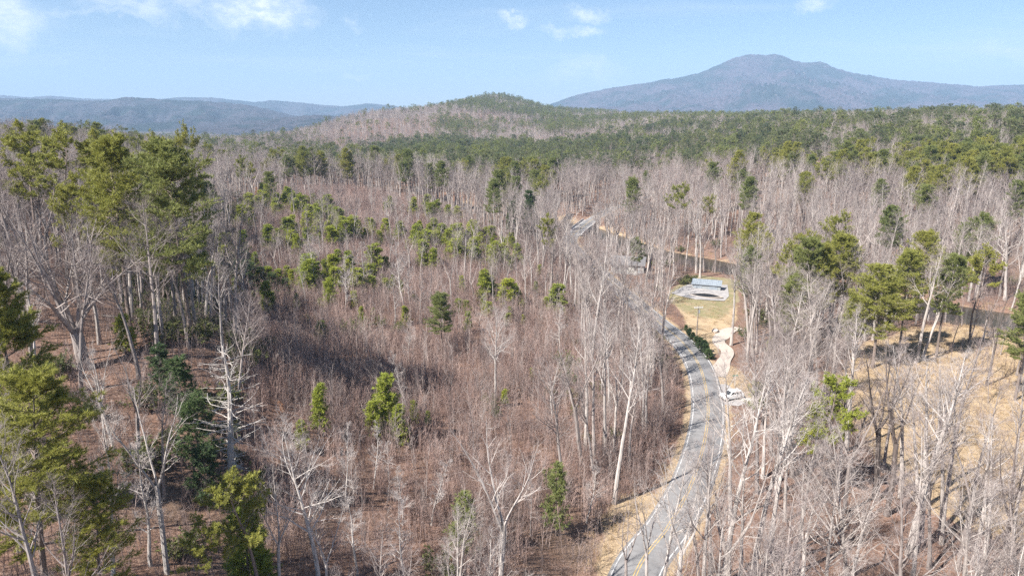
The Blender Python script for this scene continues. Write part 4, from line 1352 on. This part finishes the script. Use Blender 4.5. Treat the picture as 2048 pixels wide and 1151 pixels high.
for i, (u, v, h, lab) in enumerate(((462, 575, 8.5, 'dark evergreen at the left end of the shaded hollow'), (482, 570, 7.5, 'dark evergreen second from the left in the shaded hollow'), (504, 582, 8.5, 'tallest dark evergreen amid the shaded hollow'), (524, 585, 7.0, 'dark evergreen right of the tallest in the shaded hollow'),
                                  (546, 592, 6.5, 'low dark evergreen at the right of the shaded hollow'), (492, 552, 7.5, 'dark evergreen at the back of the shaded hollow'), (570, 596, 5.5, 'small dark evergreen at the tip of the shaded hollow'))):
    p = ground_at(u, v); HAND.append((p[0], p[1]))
    plant('young_pine', YOUNG_SHADE[i % 2], p, h, lab, 'young pine', 'dark evergreens in the hollow', fat=1.7)  # the hollow's shade is put into the dark needle colour of these evergreens
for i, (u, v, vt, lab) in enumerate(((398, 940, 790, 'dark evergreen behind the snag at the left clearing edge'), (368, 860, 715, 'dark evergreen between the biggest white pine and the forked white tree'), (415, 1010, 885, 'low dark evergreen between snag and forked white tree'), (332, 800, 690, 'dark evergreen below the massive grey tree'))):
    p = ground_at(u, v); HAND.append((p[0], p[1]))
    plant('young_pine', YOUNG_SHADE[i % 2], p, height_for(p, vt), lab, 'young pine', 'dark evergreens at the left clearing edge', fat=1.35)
for (u, v, vt, lab) in ((252, 712, 628, 'small yellow-green pine right of the massive grey tree'), (500, 1190, 1010, 'pale green young pine under the layered yellow pine')):
    p = ground_at(u, v); HAND.append((p[0], p[1]))
    plant('young_pine', YOUNG[0], p, height_for(p, vt), lab, 'young pine', None, fat=1.3)
hs = [ground_at(u, v) for u, v in ((1372, 664), (1378, 672), (1385, 680), (1393, 690), (1400, 697), (1407, 706), (1413, 713), (1417, 719))]
names = ['farthest', 'second farthest', 'third farthest', 'fourth farthest', 'fourth nearest', 'third nearest', 'second nearest', 'nearest']
for i, p in enumerate(hs):
    plant('shrub', HEDGE[i % 2], p, [2.0, 2.2, 2.2, 2.4, 3.0, 3.3, 3.2, 2.6][i], 'dark green roadside shrub, %s in the row by the bend' % names[i], 'shrub', 'dark shrubs along the road bend', fat=1.3)
for (u, v, h, lab) in ((1382, 562, 2.6, 'yellow-green bush at the left corner of the lawn'), (1366, 568, 2.4, 'dark bush at the edge of the concrete pad')):
    plant('shrub', SHRUB[0], ground_at(u, v), h, lab, 'shrub', fat=1.5)

# fallen trunks
for (u, v, L, rz, lab) in ((262, 640, 9, .15, 'pale fallen trunk lying on the leaf litter above the snag'), (20, 962, 6, .1, 'pale fallen trunk under the nearest big pine'), (770, 925, 3.5, -.3, 'short dull log lying in the lower clearing')):
    p = ground_at(u, v); x = np.linspace(-L / 2, L / 2, 9)
    q = np.column_stack([p[0] + x * math.cos(rz), p[1] + x * math.sin(rz)]); q = np.column_stack([q, terr(q[:, 0], q[:, 1]) + .35])
    o = MB().tubes((q - p)[None], np.linspace(.22, .08, 9)[None] * min(1, L / 7), 8).obj('fallen_log', M['bark_dead'] if L > 4 else M['bark_grey'])
    o.location = tuple(p); tag(o, lab, 'log')

# ------------------------------------------------------------------ woods: scatter
HAND_P = np.array(HAND)


def visible(P, top):
    """Keeps plants whose top is not behind rising ground, seen from the air near the camera."""
    az = np.arctan2(P[:, 0], P[:, 1]); r = np.hypot(P[:, 0], P[:, 1])
    bins = np.linspace(-.75, .75, 121); rr = np.geomspace(30, 3000, 160)
    A, R = np.meshgrid(bins, rr, indexing='ij')
    Z = terr((R * np.sin(A)).ravel(), (R * np.cos(A)).ravel()).reshape(A.shape)
    sl = np.maximum.accumulate((Z - CAM_H - 6) / R, axis=1)
    i = np.clip(np.searchsorted(bins, az), 0, 120); j = np.clip(np.searchsorted(rr, r) - 2, 0, 159)
    return (P[:, 2] + top - CAM_H) / r > sl[i, j]


def cells(y0, y1, cell, side=0.80, pad=25):
    ny = np.arange(y0, y1, cell); out = []
    for y in ny:
        w = side * (y + cell) + pad
        nx = int(2 * w / cell)
        x = -w + (np.arange(nx) + rng.random(nx)) * cell
        out.append(np.column_stack([x, y + rng.random(nx) * cell]))
    return np.vstack(out)


def free(P, road=6.5, river=11.0):
    ok = (dist_to(P, ROAD_S) > road) & (dist_to(P, RIVER_S) > river)
    for poly in (YARD, LAWN, PAD, SPUR, VERGE):
        ok &= soft_inside(P, poly, 2.0) == 0
    ok &= dist_to(P, DRIVE) > 3.2
    ok &= np.hypot(P[:, 0] - hp[0], P[:, 1] - hp[1]) > 10.5
    ok &= ~((np.abs(P[:, 0] - hp[0] + 3) < 5) & (P[:, 1] < hp[1]) & (P[:, 1] > hp[1] - 22) & (rng.random(len(P)) < .6))
    return ok


def away(P, d):
    ok = np.ones(len(P), bool)
    for k in range(0, len(P), 5000):
        ok[k:k + 5000] = (((P[k:k + 5000, None] - HAND_P[None]) ** 2).sum(2)).min(1) > d * d
    return ok


def scatter(name, P, rot, scl, idx, protos, label, kind='stuff'):
    """One object that sets copies of the source meshes on points."""
    col = bpy.data.collections.new(name + '_sources')
    for i, me in enumerate(protos):
        col.objects.link(bpy.data.objects.new('%s_source_%02d' % (name, i), me))
    me = bpy.data.meshes.new(name)
    me.vertices.add(len(P)); me.vertices.foreach_set('co', np.ascontiguousarray(P, np.float32).ravel())
    for nm, tp, arr, key in (('rot', 'FLOAT_VECTOR', rot, 'vector'), ('scl', 'FLOAT_VECTOR', scl, 'vector'), ('pick', 'INT', idx, 'value')):
        a = me.attributes.new(nm, tp, 'POINT')
        a.data.foreach_set(key, np.ascontiguousarray(arr, np.int32 if tp == 'INT' else np.float32).ravel())
    o = link(bpy.data.objects.new(name, me))
    g = bpy.data.node_groups.new(name, 'GeometryNodeTree')
    g.interface.new_socket('Geometry', in_out='INPUT', socket_type='NodeSocketGeometry')
    g.interface.new_socket('Geometry', in_out='OUTPUT', socket_type='NodeSocketGeometry')
    T = NT(g)
    gi, go = T.add('NodeGroupInput'), T.add('NodeGroupOutput')
    ci = T.add('GeometryNodeCollectionInfo')
    ci.inputs['Collection'].default_value = col
    ci.inputs['Separate Children'].default_value = True
    ci.inputs['Reset Children'].default_value = True
    ip = T.add('GeometryNodeInstanceOnPoints')

    def named(nm, tp):
        n = T.add('GeometryNodeInputNamedAttribute', data_type=tp)
        n.inputs[0].default_value = nm
        return [q for q in n.outputs if q.enabled and q.name == 'Attribute'][0]
    er = T.add('FunctionNodeEulerToRotation')
    T.l.new(named('rot', 'FLOAT_VECTOR'), er.inputs[0])
    T.l.new(gi.outputs[0], ip.inputs['Points'])
    T.l.new(ci.outputs[0], ip.inputs['Instance'])
    ip.inputs['Pick Instance'].default_value = True
    T.l.new(named('pick', 'INT'), ip.inputs['Instance Index'])
    T.l.new(er.outputs[0], ip.inputs['Rotation'])
    T.l.new(named('scl', 'FLOAT_VECTOR'), ip.inputs['Scale'])
    T.l.new(ip.outputs[0], go.inputs[0])
    md = o.modifiers.new('scatter', 'NODES'); md.node_group = g
    tag(o, label, None, None, kind)
    return o


def zrot(n, tilt=.04):
    return np.column_stack([rng.normal(0, tilt, n), rng.normal(0, tilt, n), rng.random(n) * 6.28])


def sc3(s, f=1.0):
    return np.column_stack([s * f, s * f, s])


# the near woods, tree by tree
P2 = cells(26, 460, 4.3)
P2 = P2[free(P2)]
X, Y = P2[:, 0], P2[:, 1]
Z = terr(X, Y)
n = len(P2)
in_clear, in_field = inside(P2, CLEAR), inside(P2, FIELD)
edge = soft_inside(P2, CLEAR, 4) > 0
rdist, vdist = dist_to(P2, ROAD_S), dist_to(P2, RIVER_S)
left = (X < np.interp(Y, [20, 60, 80, 103, 128, 150, 200, 300, 400, 460], [-10, -26, -34, -43, -52, -68, -86, -112, -128, -90])) & ~in_clear
sidx = np.interp(X, RIVER_S[::-1, 0], RIVER_S[::-1, 1])
beyond = (Y > sidx) & (X > 20) & (Y > 150)
clump = fbm(X / 34, Y / 34, 77, 3)
front = (~left) & (Y < 84) & (X < 6)
keep = np.full(n, .62)
keep = np.where(left, np.where(Y < 130, .47, .62) + .2 * clump, keep)
keep = np.where(in_clear, np.where(Y < 120, .035, np.where((Y > 160) & (Y < 340) & (X < 0), .17, .08) + .06 * clump), keep)
keep = np.where(in_field, np.where(Y < 104, .24, .06), keep)
keep = np.where(front, .42, keep)
keep = np.where((X > 24) & (Y < 76), .6, keep)
keep = np.where(beyond, .62 + .25 * clump, keep)
keep = np.where((rdist < 12) & (Y < 135), keep * .85, keep)
keep = np.where((rdist < 24) & (Y > 150) & (Y < 330) & ~beyond, .95, keep)
keep = np.where(~left & ~in_clear & ~in_field & ~beyond & (Y < 150), keep * .95, keep)
road_view = (Y > 78) & (Y < 150) & (X > 12) & (X < 46) & (X - np.interp(Y, ROAD_S[:, 1], ROAD_S[:, 0]) < 12) & (X - np.interp(Y, ROAD_S[:, 1], ROAD_S[:, 0]) > -9)
keep = np.where(road_view, keep * .7, keep)
pine_p = np.where(left, np.where(Y < 150, .02, .05) + np.where(Y < 150, .04, .10) * (clump > .25), .02)
pine_p = np.where(beyond, np.where(Z > 11, .55 + .35 * clump, .03), pine_p)
pine_p = np.where((X < 30) & (Y > 400), np.where(X < -40, .16, .4), pine_p)
pine_p = np.where((X > 60) & (Y > 125) & (Y < 230) & ~beyond & ~in_field, .10, pine_p)
pine_p = np.where(in_field | in_clear | front | ((X < -20) & (Y < 72)) | ((X > 15) & (X < 62) & (Y > 100) & (Y < 235)), 0, pine_p)
# the sight lines to the house, the bridge and the upper road are thinner wood
keep = np.where((np.abs(X - .166 * Y) < 5) & (Y > 140) & (Y < 252), keep * .55, keep)
keep = np.where((np.abs(X - .097 * Y) < 8) & (Y > 190) & (Y < 345), keep * .45, keep)
keep = np.where((np.abs(X - .19 * Y) < 4) & (Y > 120) & (Y < 205), keep * 1.0, keep)
keep = np.where((np.abs(X - .275 * Y) < 9) & (Y > 200) & (Y < 290), keep * .6, keep)
take = (rng.random(n) < keep) & away(P2, 3.0)
# the plants that stand out keep a gap of a few metres on the open side
for key, gap in (('dead white', 3.5), ('massive', 4), ('biggest', 4), ('rounded', 3), ('bushy silver', 3), ('lone green', 3), ('white-barked forked', 2.5), ('broadest', 4), ('tallest olive', 3), ('tall dark spruce', 3), ('dark-barked', 3), ('bright green pine with', 3.5), ('very tall', 2), ('tall straight', 2)):
    p = [q for l, (q, h) in LOG if l.startswith(key)][0]
    take &= ~((np.abs(X - p[0] * Y / p[1]) < gap) & (Y < p[1]) & (Y > p[1] - 28) & (rng.random(n) < .85))
is_pine = rng.random(n) < pine_p
Hn = np.where(in_clear, np.where(Y > 155, rng.uniform(9, 18, n), rng.uniform(6, 12, n)), np.where(is_pine, rng.uniform(19, 27, n), rng.uniform(17, 26, n)))
Hn = np.where(in_field & (Y > 108), rng.uniform(9, 15, n), Hn)
Hn = np.where(front, np.minimum(Hn, 13), Hn)
Hn = np.where(left & (Y < 95), Hn * .82, Hn)
Hn = np.where(left & (Y > 150), Hn * .85, Hn)
# nothing may stand right under the camera or close enough to fill the frame
take &= ~((np.hypot(X, Y) < 48))
take &= visible(np.column_stack([X, Y, Z]), Hn)
uv0, uv1 = project(np.column_stack([X, Y, Z])), project(np.column_stack([X, Y, Z + Hn]))
take &= uv1[:, 1] < 1180
inframe = (uv0[:, 0] > -40) & (uv0[:, 0] < 2090)
D3 = np.sqrt(X ** 2 + Y ** 2 + (CAM_H - Z) ** 2)

zone = np.where(left, 0, np.where(in_clear, 1, np.where(front, 2, np.where(beyond, 4, np.where(in_field, 5, 3)))))
ZL = {0: ('bare grey tree of the mixed wood on the left hill', 'bare trees on the left hill'), 1: ('slender bare stem standing above the reddish brush of the clearing', 'slender stems in the clearing'),
      2: ('bare tree along the bottom edge before the clearing', 'bare trees at the bottom edge'), 3: ('tall bare pale tree in the wood between road and river', 'bare trees between road and river'),
      4: ('bare grey tree in the dense wood beyond the river', 'bare trees beyond the river'), 5: ('bare tree growing in the dry yellow field', 'small trees in the dry field')}
ZP = {0: ('olive pine among bare trees on the left hill', 'pines on the left hill'), 3: ('olive pine in the bare wood between road and river', 'pines between road and river'), 4: ('green pine among grey trees on the slope beyond the river', 'pines beyond the river'),
      1: ('green pine at the upper edge of the clearing', 'pines at the clearing edge'), 2: ('olive pine at the bottom edge', 'pines at the bottom edge'), 5: ('pine in the dry field', 'pines in the dry field')}
LAND = [('white house', hp), ('long grey shed', sp), ('utility pole', up), ('white parked car', cp), ('road bridge', at_distance(1165, 455, 340)), ('gravel path', ground_at(1450, 700)), ('lawn', ground_at(1440, 555)), ('dark roadside shrubs', ground_at(1395, 690))]
for key, nm in (('massive grey tree', 'massive split-trunk tree'), ('dead white snag', 'white snag'), ('biggest white pine', 'biggest white pine'), ('rounded olive', 'rounded olive pine'), ('nearest big olive', 'nearest big pine'), ('bushy silver-white', 'bushy silver tree'), ('lone green pine', 'lone clearing pine'),
                ('tall dark spruce', 'dark conifer pair'), ('bright green pine with bare', 'green roadside pine'), ('broadest', 'broadest olive pine'), ('tallest olive', 'tallest river pine'), ('dark green round', 'round-headed field pine'), ('white trunk leaning right', 'leaning white pair'),
                ('pale feathery', 'feathery pine'), ('middle young pine of', 'bright pine thicket'), ('tallest of the young', 'young pine clump'), ('dark bushy young', 'shaded hollow'), ('tall column', 'column-shaped pine'), ('layered yellow', 'layered yellow pine'), ('flat-topped pine on', 'flat-topped skyline pine'),
                ('small round-headed', 'small skyline pine'), ('compact dark green', 'compact dark pine'), ('silver tree with feathery', 'feathery silver tree'), ('white tree forking', 'high-forked white tree'), ('very tall slim', 'very tall slim trunk'), ('tall straight white', 'tall straight trunk'),
                ('dark-barked', 'dark-barked field tree'), ('grey tree at the lower', 'lower right grey tree'), ('spreading white tree beyond', 'spreading riverside tree'), ('white-barked forked', 'white-barked forked tree'), ('rusty leaved', 'rusty small tree'), ('spreading white tree below', 'spreading clearing tree'), ('single olive', 'olive pine over the house'), ('slim white tree on the upper', 'slim upper clearing tree'), ('pale green pine behind', 'pale pine behind the conifers'), ('shorter dark', 'shorter dark conifer'), ('slim white stem left', 'slim stems by the thicket')):
    LAND.append((nm, [p for l, (p, h) in LOG if l.startswith(key)][0]))
for nm, u, dd in (('right-hand hill cottage', 1680, 520), ('small pale cabin', 1995, 330), ('right photo edge', 2040, 420), ('right photo edge pines', 1900, 440), ('wooded right hilltop', 1780, 400), ('middle of the far bank', 1560, 330), ('river bend', 1400, 290)):
    LAND.append((nm, at_distance(u, 300, dd)))
LAND_P = np.array([p for _, p in LAND]); LAND_UV = project(LAND_P)
BATCH = []          # plants that still need a label of their own: (object, look, place)
ORD = ['', ', second closest', ', third closest', ', fourth closest', ', fifth closest', ', sixth closest', ', seventh closest', ', eighth closest', ', ninth closest', ', tenth closest', ', eleventh closest', ', twelfth closest', ', thirteenth closest', ', fourteenth closest', ', fifteenth closest', ', sixteenth closest', ', seventeenth closest', ', eighteenth closest', ', nineteenth closest', ', twentieth closest'] + [', number %d outwards' % q for q in range(21, 90)]


def describe(o, look):
    BATCH.append((o, look, np.array(o.location)))


def write_labels():
    rows = {}
    for o, look, p in BATCH:
        d = np.hypot(LAND_P[:, 0] - p[0], (LAND_P[:, 1] - p[1]) * .8)
        k = int(d.argmin()); uv = project(p)[0]
        du = (uv[0] - LAND_UV[k, 0]) * uv[2] / FPX; dy = p[1] - LAND_P[k, 1]
        rel = ('right of' if du > 0 else 'left of') if abs(du) > abs(dy) * .8 else ('behind' if dy > 0 else 'in front of')
        rows.setdefault('%s %s the %s' % (look, rel, LAND[k][0]), []).append((d[k], o))
    for lab, r in rows.items():
        r.sort(key=lambda q: q[0])
        for i, (_, o) in enumerate(r):
            o['label'] = lab + (', closest' if i == 0 and len(r) > 1 else ORD[min(i, len(ORD) - 1)])


cand = np.nonzero(take & ~is_pine & inframe)[0]
cand = cand[np.argsort(D3[cand])][:300 - N_BARE_HAND]
single = np.zeros(n, bool); single[cand] = True
for i in cand:
    z = zone[i]
    pal = 'white' if z == 1 and rng.random() < .6 else 'pale' if rng.random() < (.3 if z == 0 else .5) else 'grey'
    st = 'slender' if z == 1 or (z == 5 and Hn[i] < 16) else ['pole', 'pole', 'pole', 'pole', 'fork', 'dome'][int(rng.integers(6))]
    src = BARE[(st, pal)]
    o = plant('bare_tree', src[int(rng.integers(len(src)))], (X[i], Y[i], Z[i]), Hn[i], ZL[z][0], 'tree', ZL[z][1], None, .045 + abs(rng.normal(0, .02)), (math.pi if X[i] > 0 else 0.0) + rng.normal(0, .8), rng.uniform(.85, 1.15))
    describe(o, '%s %s %s' % ('tall' if Hn[i] > 21 else ('short' if Hn[i] < 12 else 'bare'), pal, {'slender': 'slender leafless tree', 'pole': 'straight leafless tree', 'fork': 'forked leafless tree', 'dome': 'round-crowned leafless tree'}[st]))
cand = np.nonzero(take & is_pine & inframe)[0]
cand = cand[np.argsort(D3[cand])][:300 - 34]
single[cand] = True
for i in cand:
    z = zone[i]
    k = ['pitch', 'pitch', 'white', 'olive'][int(rng.integers(4))] if z == 0 else ['white', 'white', 'olive', 'pitch'][int(rng.integers(4))]
    src = PINE[k]
    o = plant('pine_tree', src[int(rng.integers(len(src)))], (X[i], Y[i], Z[i]), Hn[i], ZP[z][0], 'pine', ZP[z][1], None, abs(rng.normal(0, .025)), rng.random() * 6.28, rng.uniform(.85, 1.1))
    describe(o, '%s %s' % ('tall' if Hn[i] > 22 else 'small', {'pitch': 'clumpy-crowned pine', 'white': 'green tiered pine', 'olive': 'full olive pine'}[k]))

# more young pines over the upper clearing
yp = cells(150, 400, 5.0, .6, 0)
yp = yp[inside(yp, CLEAR)]
w = np.where(yp[:, 1] > 180, .85, .22) * np.clip(.55 + 2.2 * fbm(yp[:, 0] / 22, yp[:, 1] / 30, 5, 3), 0, 1.6) * (1 - .6 * smoothstep(-20, 15, yp[:, 0]))
yp = yp[(rng.random(len(yp)) < w) & away(yp, 3)]
yp = yp[np.argsort(np.hypot(yp[:, 0], yp[:, 1]))][:255]
for x, y in yp:
    far = y > 180
    yf = rng.uniform(.95, 1.95)
    yh = rng.uniform(4.0, 10.5) if far else rng.uniform(2.5, 5)
    o = plant('young_pine', YOUNG[int(rng.integers(4))], (x, y, float(terr(x, y)[0])), yh, 'bright green young pine scattered over the upper clearing' if far else 'small young pine among the brush of the middle clearing', 'young pine', 'young pines on the upper clearing' if far else 'young pines in the middle clearing', fat=yf)
    describe(o, '%s %s young pine' % ('slim' if yf < 1.15 else ('broad' if yf > 1.42 else 'bushy'), 'tall bright' if yh > 8.2 else ('medium bright' if yh > 5.8 else ('low bright' if yh > 3.8 else 'tiny bright'))))
write_labels()

# the rest of the woods, out to the far hills: one mass of bare trees, one of pines
mid_b, mid_p = [], []
for st, pal, H in (('pole', 'pale', 24), ('pole', 'grey', 24), ('fork', 'pale', 22), ('dome', 'grey', 19), ('fork', 'grey', 22), ('pole', 'pale', 24)):
    a, c = bare(st, H, 1); mid_b.append(join_mesh('wood', a, M[PAL[pal][0]], c, M[PAL[pal][1]]))
far_b = []
for st, pal, H in (('pole', 'grey', 24), ('dome', 'pale', 19), ('pole', 'pale', 24), ('fork', 'grey', 22)):
    a, c = bare(st, H, 0); far_b.append(join_mesh('wood', a, M[PAL[pal][0]], c, M[PAL[pal][1]]))
for b, w in ((.42, .19), (.36, .21), (.5, .17)):
    a, c = white_pine(24, b, w, 1); mid_p.append(join_mesh('pines', a, M['bark_pine'], c, M['needle_far']))
for cr, w in ((.45, .24), (.4, .22)):
    a, c = pitch_pine(22, 1, cr, w); mid_p.append(join_mesh('pines', a, M['bark_pine'], c, M['needle_white']))
for b, w in ((.38, .20), (.30, .19)):
    a, c = white_pine(24, b, w, 1, .6); mid_p.append(join_mesh('pines', a, M['bark_pine'], c, M['needle_far']))
HB = np.array([24, 24, 22, 19, 22, 24, 24, 19, 24, 22.]); HP = np.array([24, 24, 24, 22, 22, 24, 24.])

rest = take & ~single
bp, bh, bi = [np.column_stack([X, Y, Z])[rest & ~is_pine]], [Hn[rest & ~is_pine]], [rng.integers(0, 6, (rest & ~is_pine).sum())]
qp, qh, qi = [np.column_stack([X, Y, Z])[rest & is_pine]], [Hn[rest & is_pine]], [rng.integers(0, 5, (rest & is_pine).sum())]
for y0, y1, cell, lod in ((460, 1000, 6.8, 0), (1000, 2600, 8.6, 1)):
    G = cells(y0, y1, cell, .78, 30)
    G = G[dist_to(G, ROAD_S) > 6]
    gx, gy = G[:, 0], G[:, 1]; gz = terr(gx, gy)
    c1, c2 = fbm(gx / 90, gy / 90, 13, 3), fbm(gx / 260, gy / 260, 23, 3)
    pp_ = np.where((gx < -160) & (gy < 1000), .10 + .12 * c1, .40 + .9 * c1)
    pp_ = np.where((gx > -160) & (gy < 1000), .45 + 1.1 * c1, pp_)
    pp_ = np.where((gx > -160) & (gx < -30) & (gy < 760), .22 + .7 * c1, pp_)
    pp_ = np.where((gx > 150) & (gy < 1000), .46 + 1.0 * c1, pp_)
    pp_ = np.where((gy > 1000) & (gx < -110 - .02 * gy) & (gy < 1650), .07, pp_)
    pp_ = np.where((gy > 1000) & (gx < -420), .12 + .2 * c2, pp_)
    k = rng.random(len(G)) < np.where(inside(G, RED), .7, .9)
    ip = rng.random(len(G)) < pp_
    h = np.where(ip, rng.uniform(17, 26, len(G)), rng.uniform(15, 23, len(G)))
    k &= visible(np.column_stack([gx, gy, gz]), h)
    a = k & ~ip; b = k & ip
    bp.append(np.column_stack([gx, gy, gz])[a]); bh.append(h[a]); bi.append(rng.integers(0, 6, a.sum()) if lod == 0 else rng.integers(6, 10, a.sum()))
    qp.append(np.column_stack([gx, gy, gz])[b]); qh.append(h[b]); qi.append(rng.integers(0, 7, b.sum()) if lod == 0 else rng.integers(3, 7, b.sum()))
bp, bh, bi = np.vstack(bp), np.concatenate(bh), np.concatenate(bi)
qp, qh, qi = np.vstack(qp), np.concatenate(qh), np.concatenate(qi)
scatter('bare_woods', bp, zrot(len(bp)), sc3(bh / HB[bi], rng.uniform(.85, 1.15, len(bp))), bi, mid_b + far_b, 'leafless grey woods covering the valley and the far hills')
scatter('pine_woods', qp, zrot(len(qp), .02), sc3(qh / HP[qi] * rng.uniform(.75, 1.15, len(qp)), rng.uniform(1.0, 1.45, len(qp))), qi, mid_p, 'green pine woods on the hills beyond the valley')
print('woods', len(bp), len(qp))

# ------------------------------------------------------------------ undergrowth
bm = [brush_clump(9, 4.4).mesh('brush', M['brush']) for _ in range(4)] + [brush_clump(6, 6.4, 1.0).mesh('brush', M['brush_grey']) for _ in range(2)] + [low_brush().mesh('brush', M['brush']) for _ in range(2)] + [brush_clump(3, 8.5, 1.2, 16).mesh('brush', M['twig_pale']) for _ in range(2)]
B0 = cells(55, 420, 1.25, .5, 0)
rx = np.interp(B0[:, 1], ROAD_S[:, 1], ROAD_S[:, 0])
B0 = B0[inside(B0, CLEAR) | ((B0[:, 0] > np.interp(B0[:, 1], [60, 100, 150, 205, 260, 330], [0, 10, 16, 11, 2, -23])) & (B0[:, 0] < rx - 6) & (B0[:, 1] > 84) & (B0[:, 1] < 300) & ~inside(B0, BANK))]
cl = fbm(B0[:, 0] / 9, B0[:, 1] / 9, 61, 3)
B0 = B0[rng.random(len(B0)) < np.clip(.70 + .5 * cl, .12, 1) * np.interp(B0[:, 1], [60, 150, 250, 400], [1.15, 1.1, .8, .55])]
B0 = B0[dist_to(B0, ROAD_S) > 5.5]
k = len(B0)
bz = terr(B0[:, 0], B0[:, 1])
pk = np.where(rng.random(k) < .16, rng.integers(4, 6, k), np.where(rng.random(k) < .3, rng.integers(6, 8, k), rng.integers(0, 4, k)))
pk = np.where(rng.random(k) < np.interp(B0[:, 0], [-60, 10], [.03, .12]), rng.integers(8, 10, k), pk)
s = rng.uniform(.65, 1.15, k) * np.interp(B0[:, 1], [60, 200, 400], [.95, 1.0, 1.15])
scatter('brush_undergrowth', np.column_stack([B0, bz]), zrot(k, .05), sc3(s, np.interp(B0[:, 1], [60, 400], [1.0, 1.35])), pk, bm, 'reddish brown sapling brush covering the cleared slope')
gm = [brush_clump(7, 4.6, 1.4, 8).mesh('brush', M['brush_grey']) for _ in range(3)] + [low_brush(20, 1.5).mesh('brush', M['brush_grey']) for _ in range(2)] + [low_brush(20, 1.2).mesh('brush', M['brush'])]
B1 = cells(40, 330, 1.9, .80, 12)
B1 = B1[free(B1, 5.2, 9) & ~inside(B1, CLEAR) & (~inside(B1, FIELD) | (rng.random(len(B1)) < .14))]
B1 = B1[(rng.random(len(B1)) < np.clip(.72 + .4 * fbm(B1[:, 0] / 12, B1[:, 1] / 12, 88, 3), .1, 1)) & (np.hypot(B1[:, 0], B1[:, 1]) > 40)]
k = len(B1)
scatter('grey_undergrowth', np.column_stack([B1, terr(B1[:, 0], B1[:, 1])]), zrot(k, .06), sc3(rng.uniform(.6, 1.2, k)), rng.integers(0, 6, k), gm, 'grey brown saplings and brambles under the bare trees')
lm = []
for h in (2.2, 2.8, 1.7):
    a, c = laurel(h); lm.append(join_mesh('laurel', a, M['bark_grey'], c, M['leaf_laurel']))
B2 = cells(40, 330, 3.2, .80, 5)
cl = fbm(B2[:, 0] / 16, B2[:, 1] / 16, 41, 3)
lf = (B2[:, 0] < np.interp(B2[:, 1], [20, 60, 103, 150, 300], [-8, -24, -42, -66, -110]))
hollow = lf & (B2[:, 0] > np.interp(B2[:, 1], [20, 60, 103, 150, 300], [-24, -36, -58, -90, -124]))
pr_ = np.where(hollow, .42 + .4 * cl, np.where(lf, .13 + .26 * cl, -.06 + .24 * cl))
B2 = B2[(rng.random(len(B2)) < pr_) & free(B2, 6, 11) & ~inside(B2, FIELD) & (np.hypot(B2[:, 0], B2[:, 1]) > 45)]
k = len(B2)
scatter('laurel_undergrowth', np.column_stack([B2, terr(B2[:, 0], B2[:, 1])]), zrot(k, .05), sc3(rng.uniform(.7, 1.5, k), 1.15), rng.integers(0, 3, k), lm, 'dark evergreen laurel undergrowth on the wooded slope')
sm = [straw_tuft().mesh('straw', M['straw']) for _ in range(4)]
B3 = cells(60, 330, 1.25, .82, 5)
pn = soft_inside(B3, FIELD, 3); dv, rv = dist_to(B3, RIVER_S), dist_to(B3, ROAD_S)
pn = np.maximum.reduce([pn, soft_inside(B3, VERGE, 1.5) * .9, soft_inside(B3, BANK, 2), ((dv > 10.5) & (dv < 15)) * .35, ((rv > 4.3) & (rv < 5.6)) * .35, soft_inside(B3, YARD, 1) * .25])
B3 = B3[(rng.random(len(B3)) < pn * .85) & (rv > 4.2) & (dv > 10) & (dist_to(B3, DRIVE) > 2.2) & (soft_inside(B3, PAD, 1) == 0) & (soft_inside(B3, SPUR, 1) == 0)]
k = len(B3)
scatter('dry_grass', np.column_stack([B3, terr(B3[:, 0], B3[:, 1])]), zrot(k, .12), sc3(rng.uniform(.6, 1.3, k)), rng.integers(0, 4, k), sm, 'dry yellow grass of the field, banks and verges')
print('under', len(B0), len(B1), len(B2), len(B3))

# ------------------------------------------------------------------ haze: still air round the whole place
hz = MB().box((0, 1000, 405), (30000, 32000, 970)).obj('haze', None)
hz.data.materials.clear()
hm = bpy.data.materials.new('haze'); hm.use_nodes = True
T = NT(hm.node_tree)
T.n.remove(T.n['Principled BSDF'])
pv = T.add('ShaderNodeVolumePrincipled')
pv.inputs['Color'].default_value = (.48, .70, 1.0, 1)
pv.inputs['Density'].default_value = 0.000098
pv.inputs['Density Attribute'].default_value = ''
pv.inputs['Anisotropy'].default_value = 0.0
T.l.new(pv.outputs[0], T.n['Material Output'].inputs['Volume'])
hz.data.materials.append(hm)
tag(hz, 'pale blue haze that fades the far mountains', None, None, 'stuff')
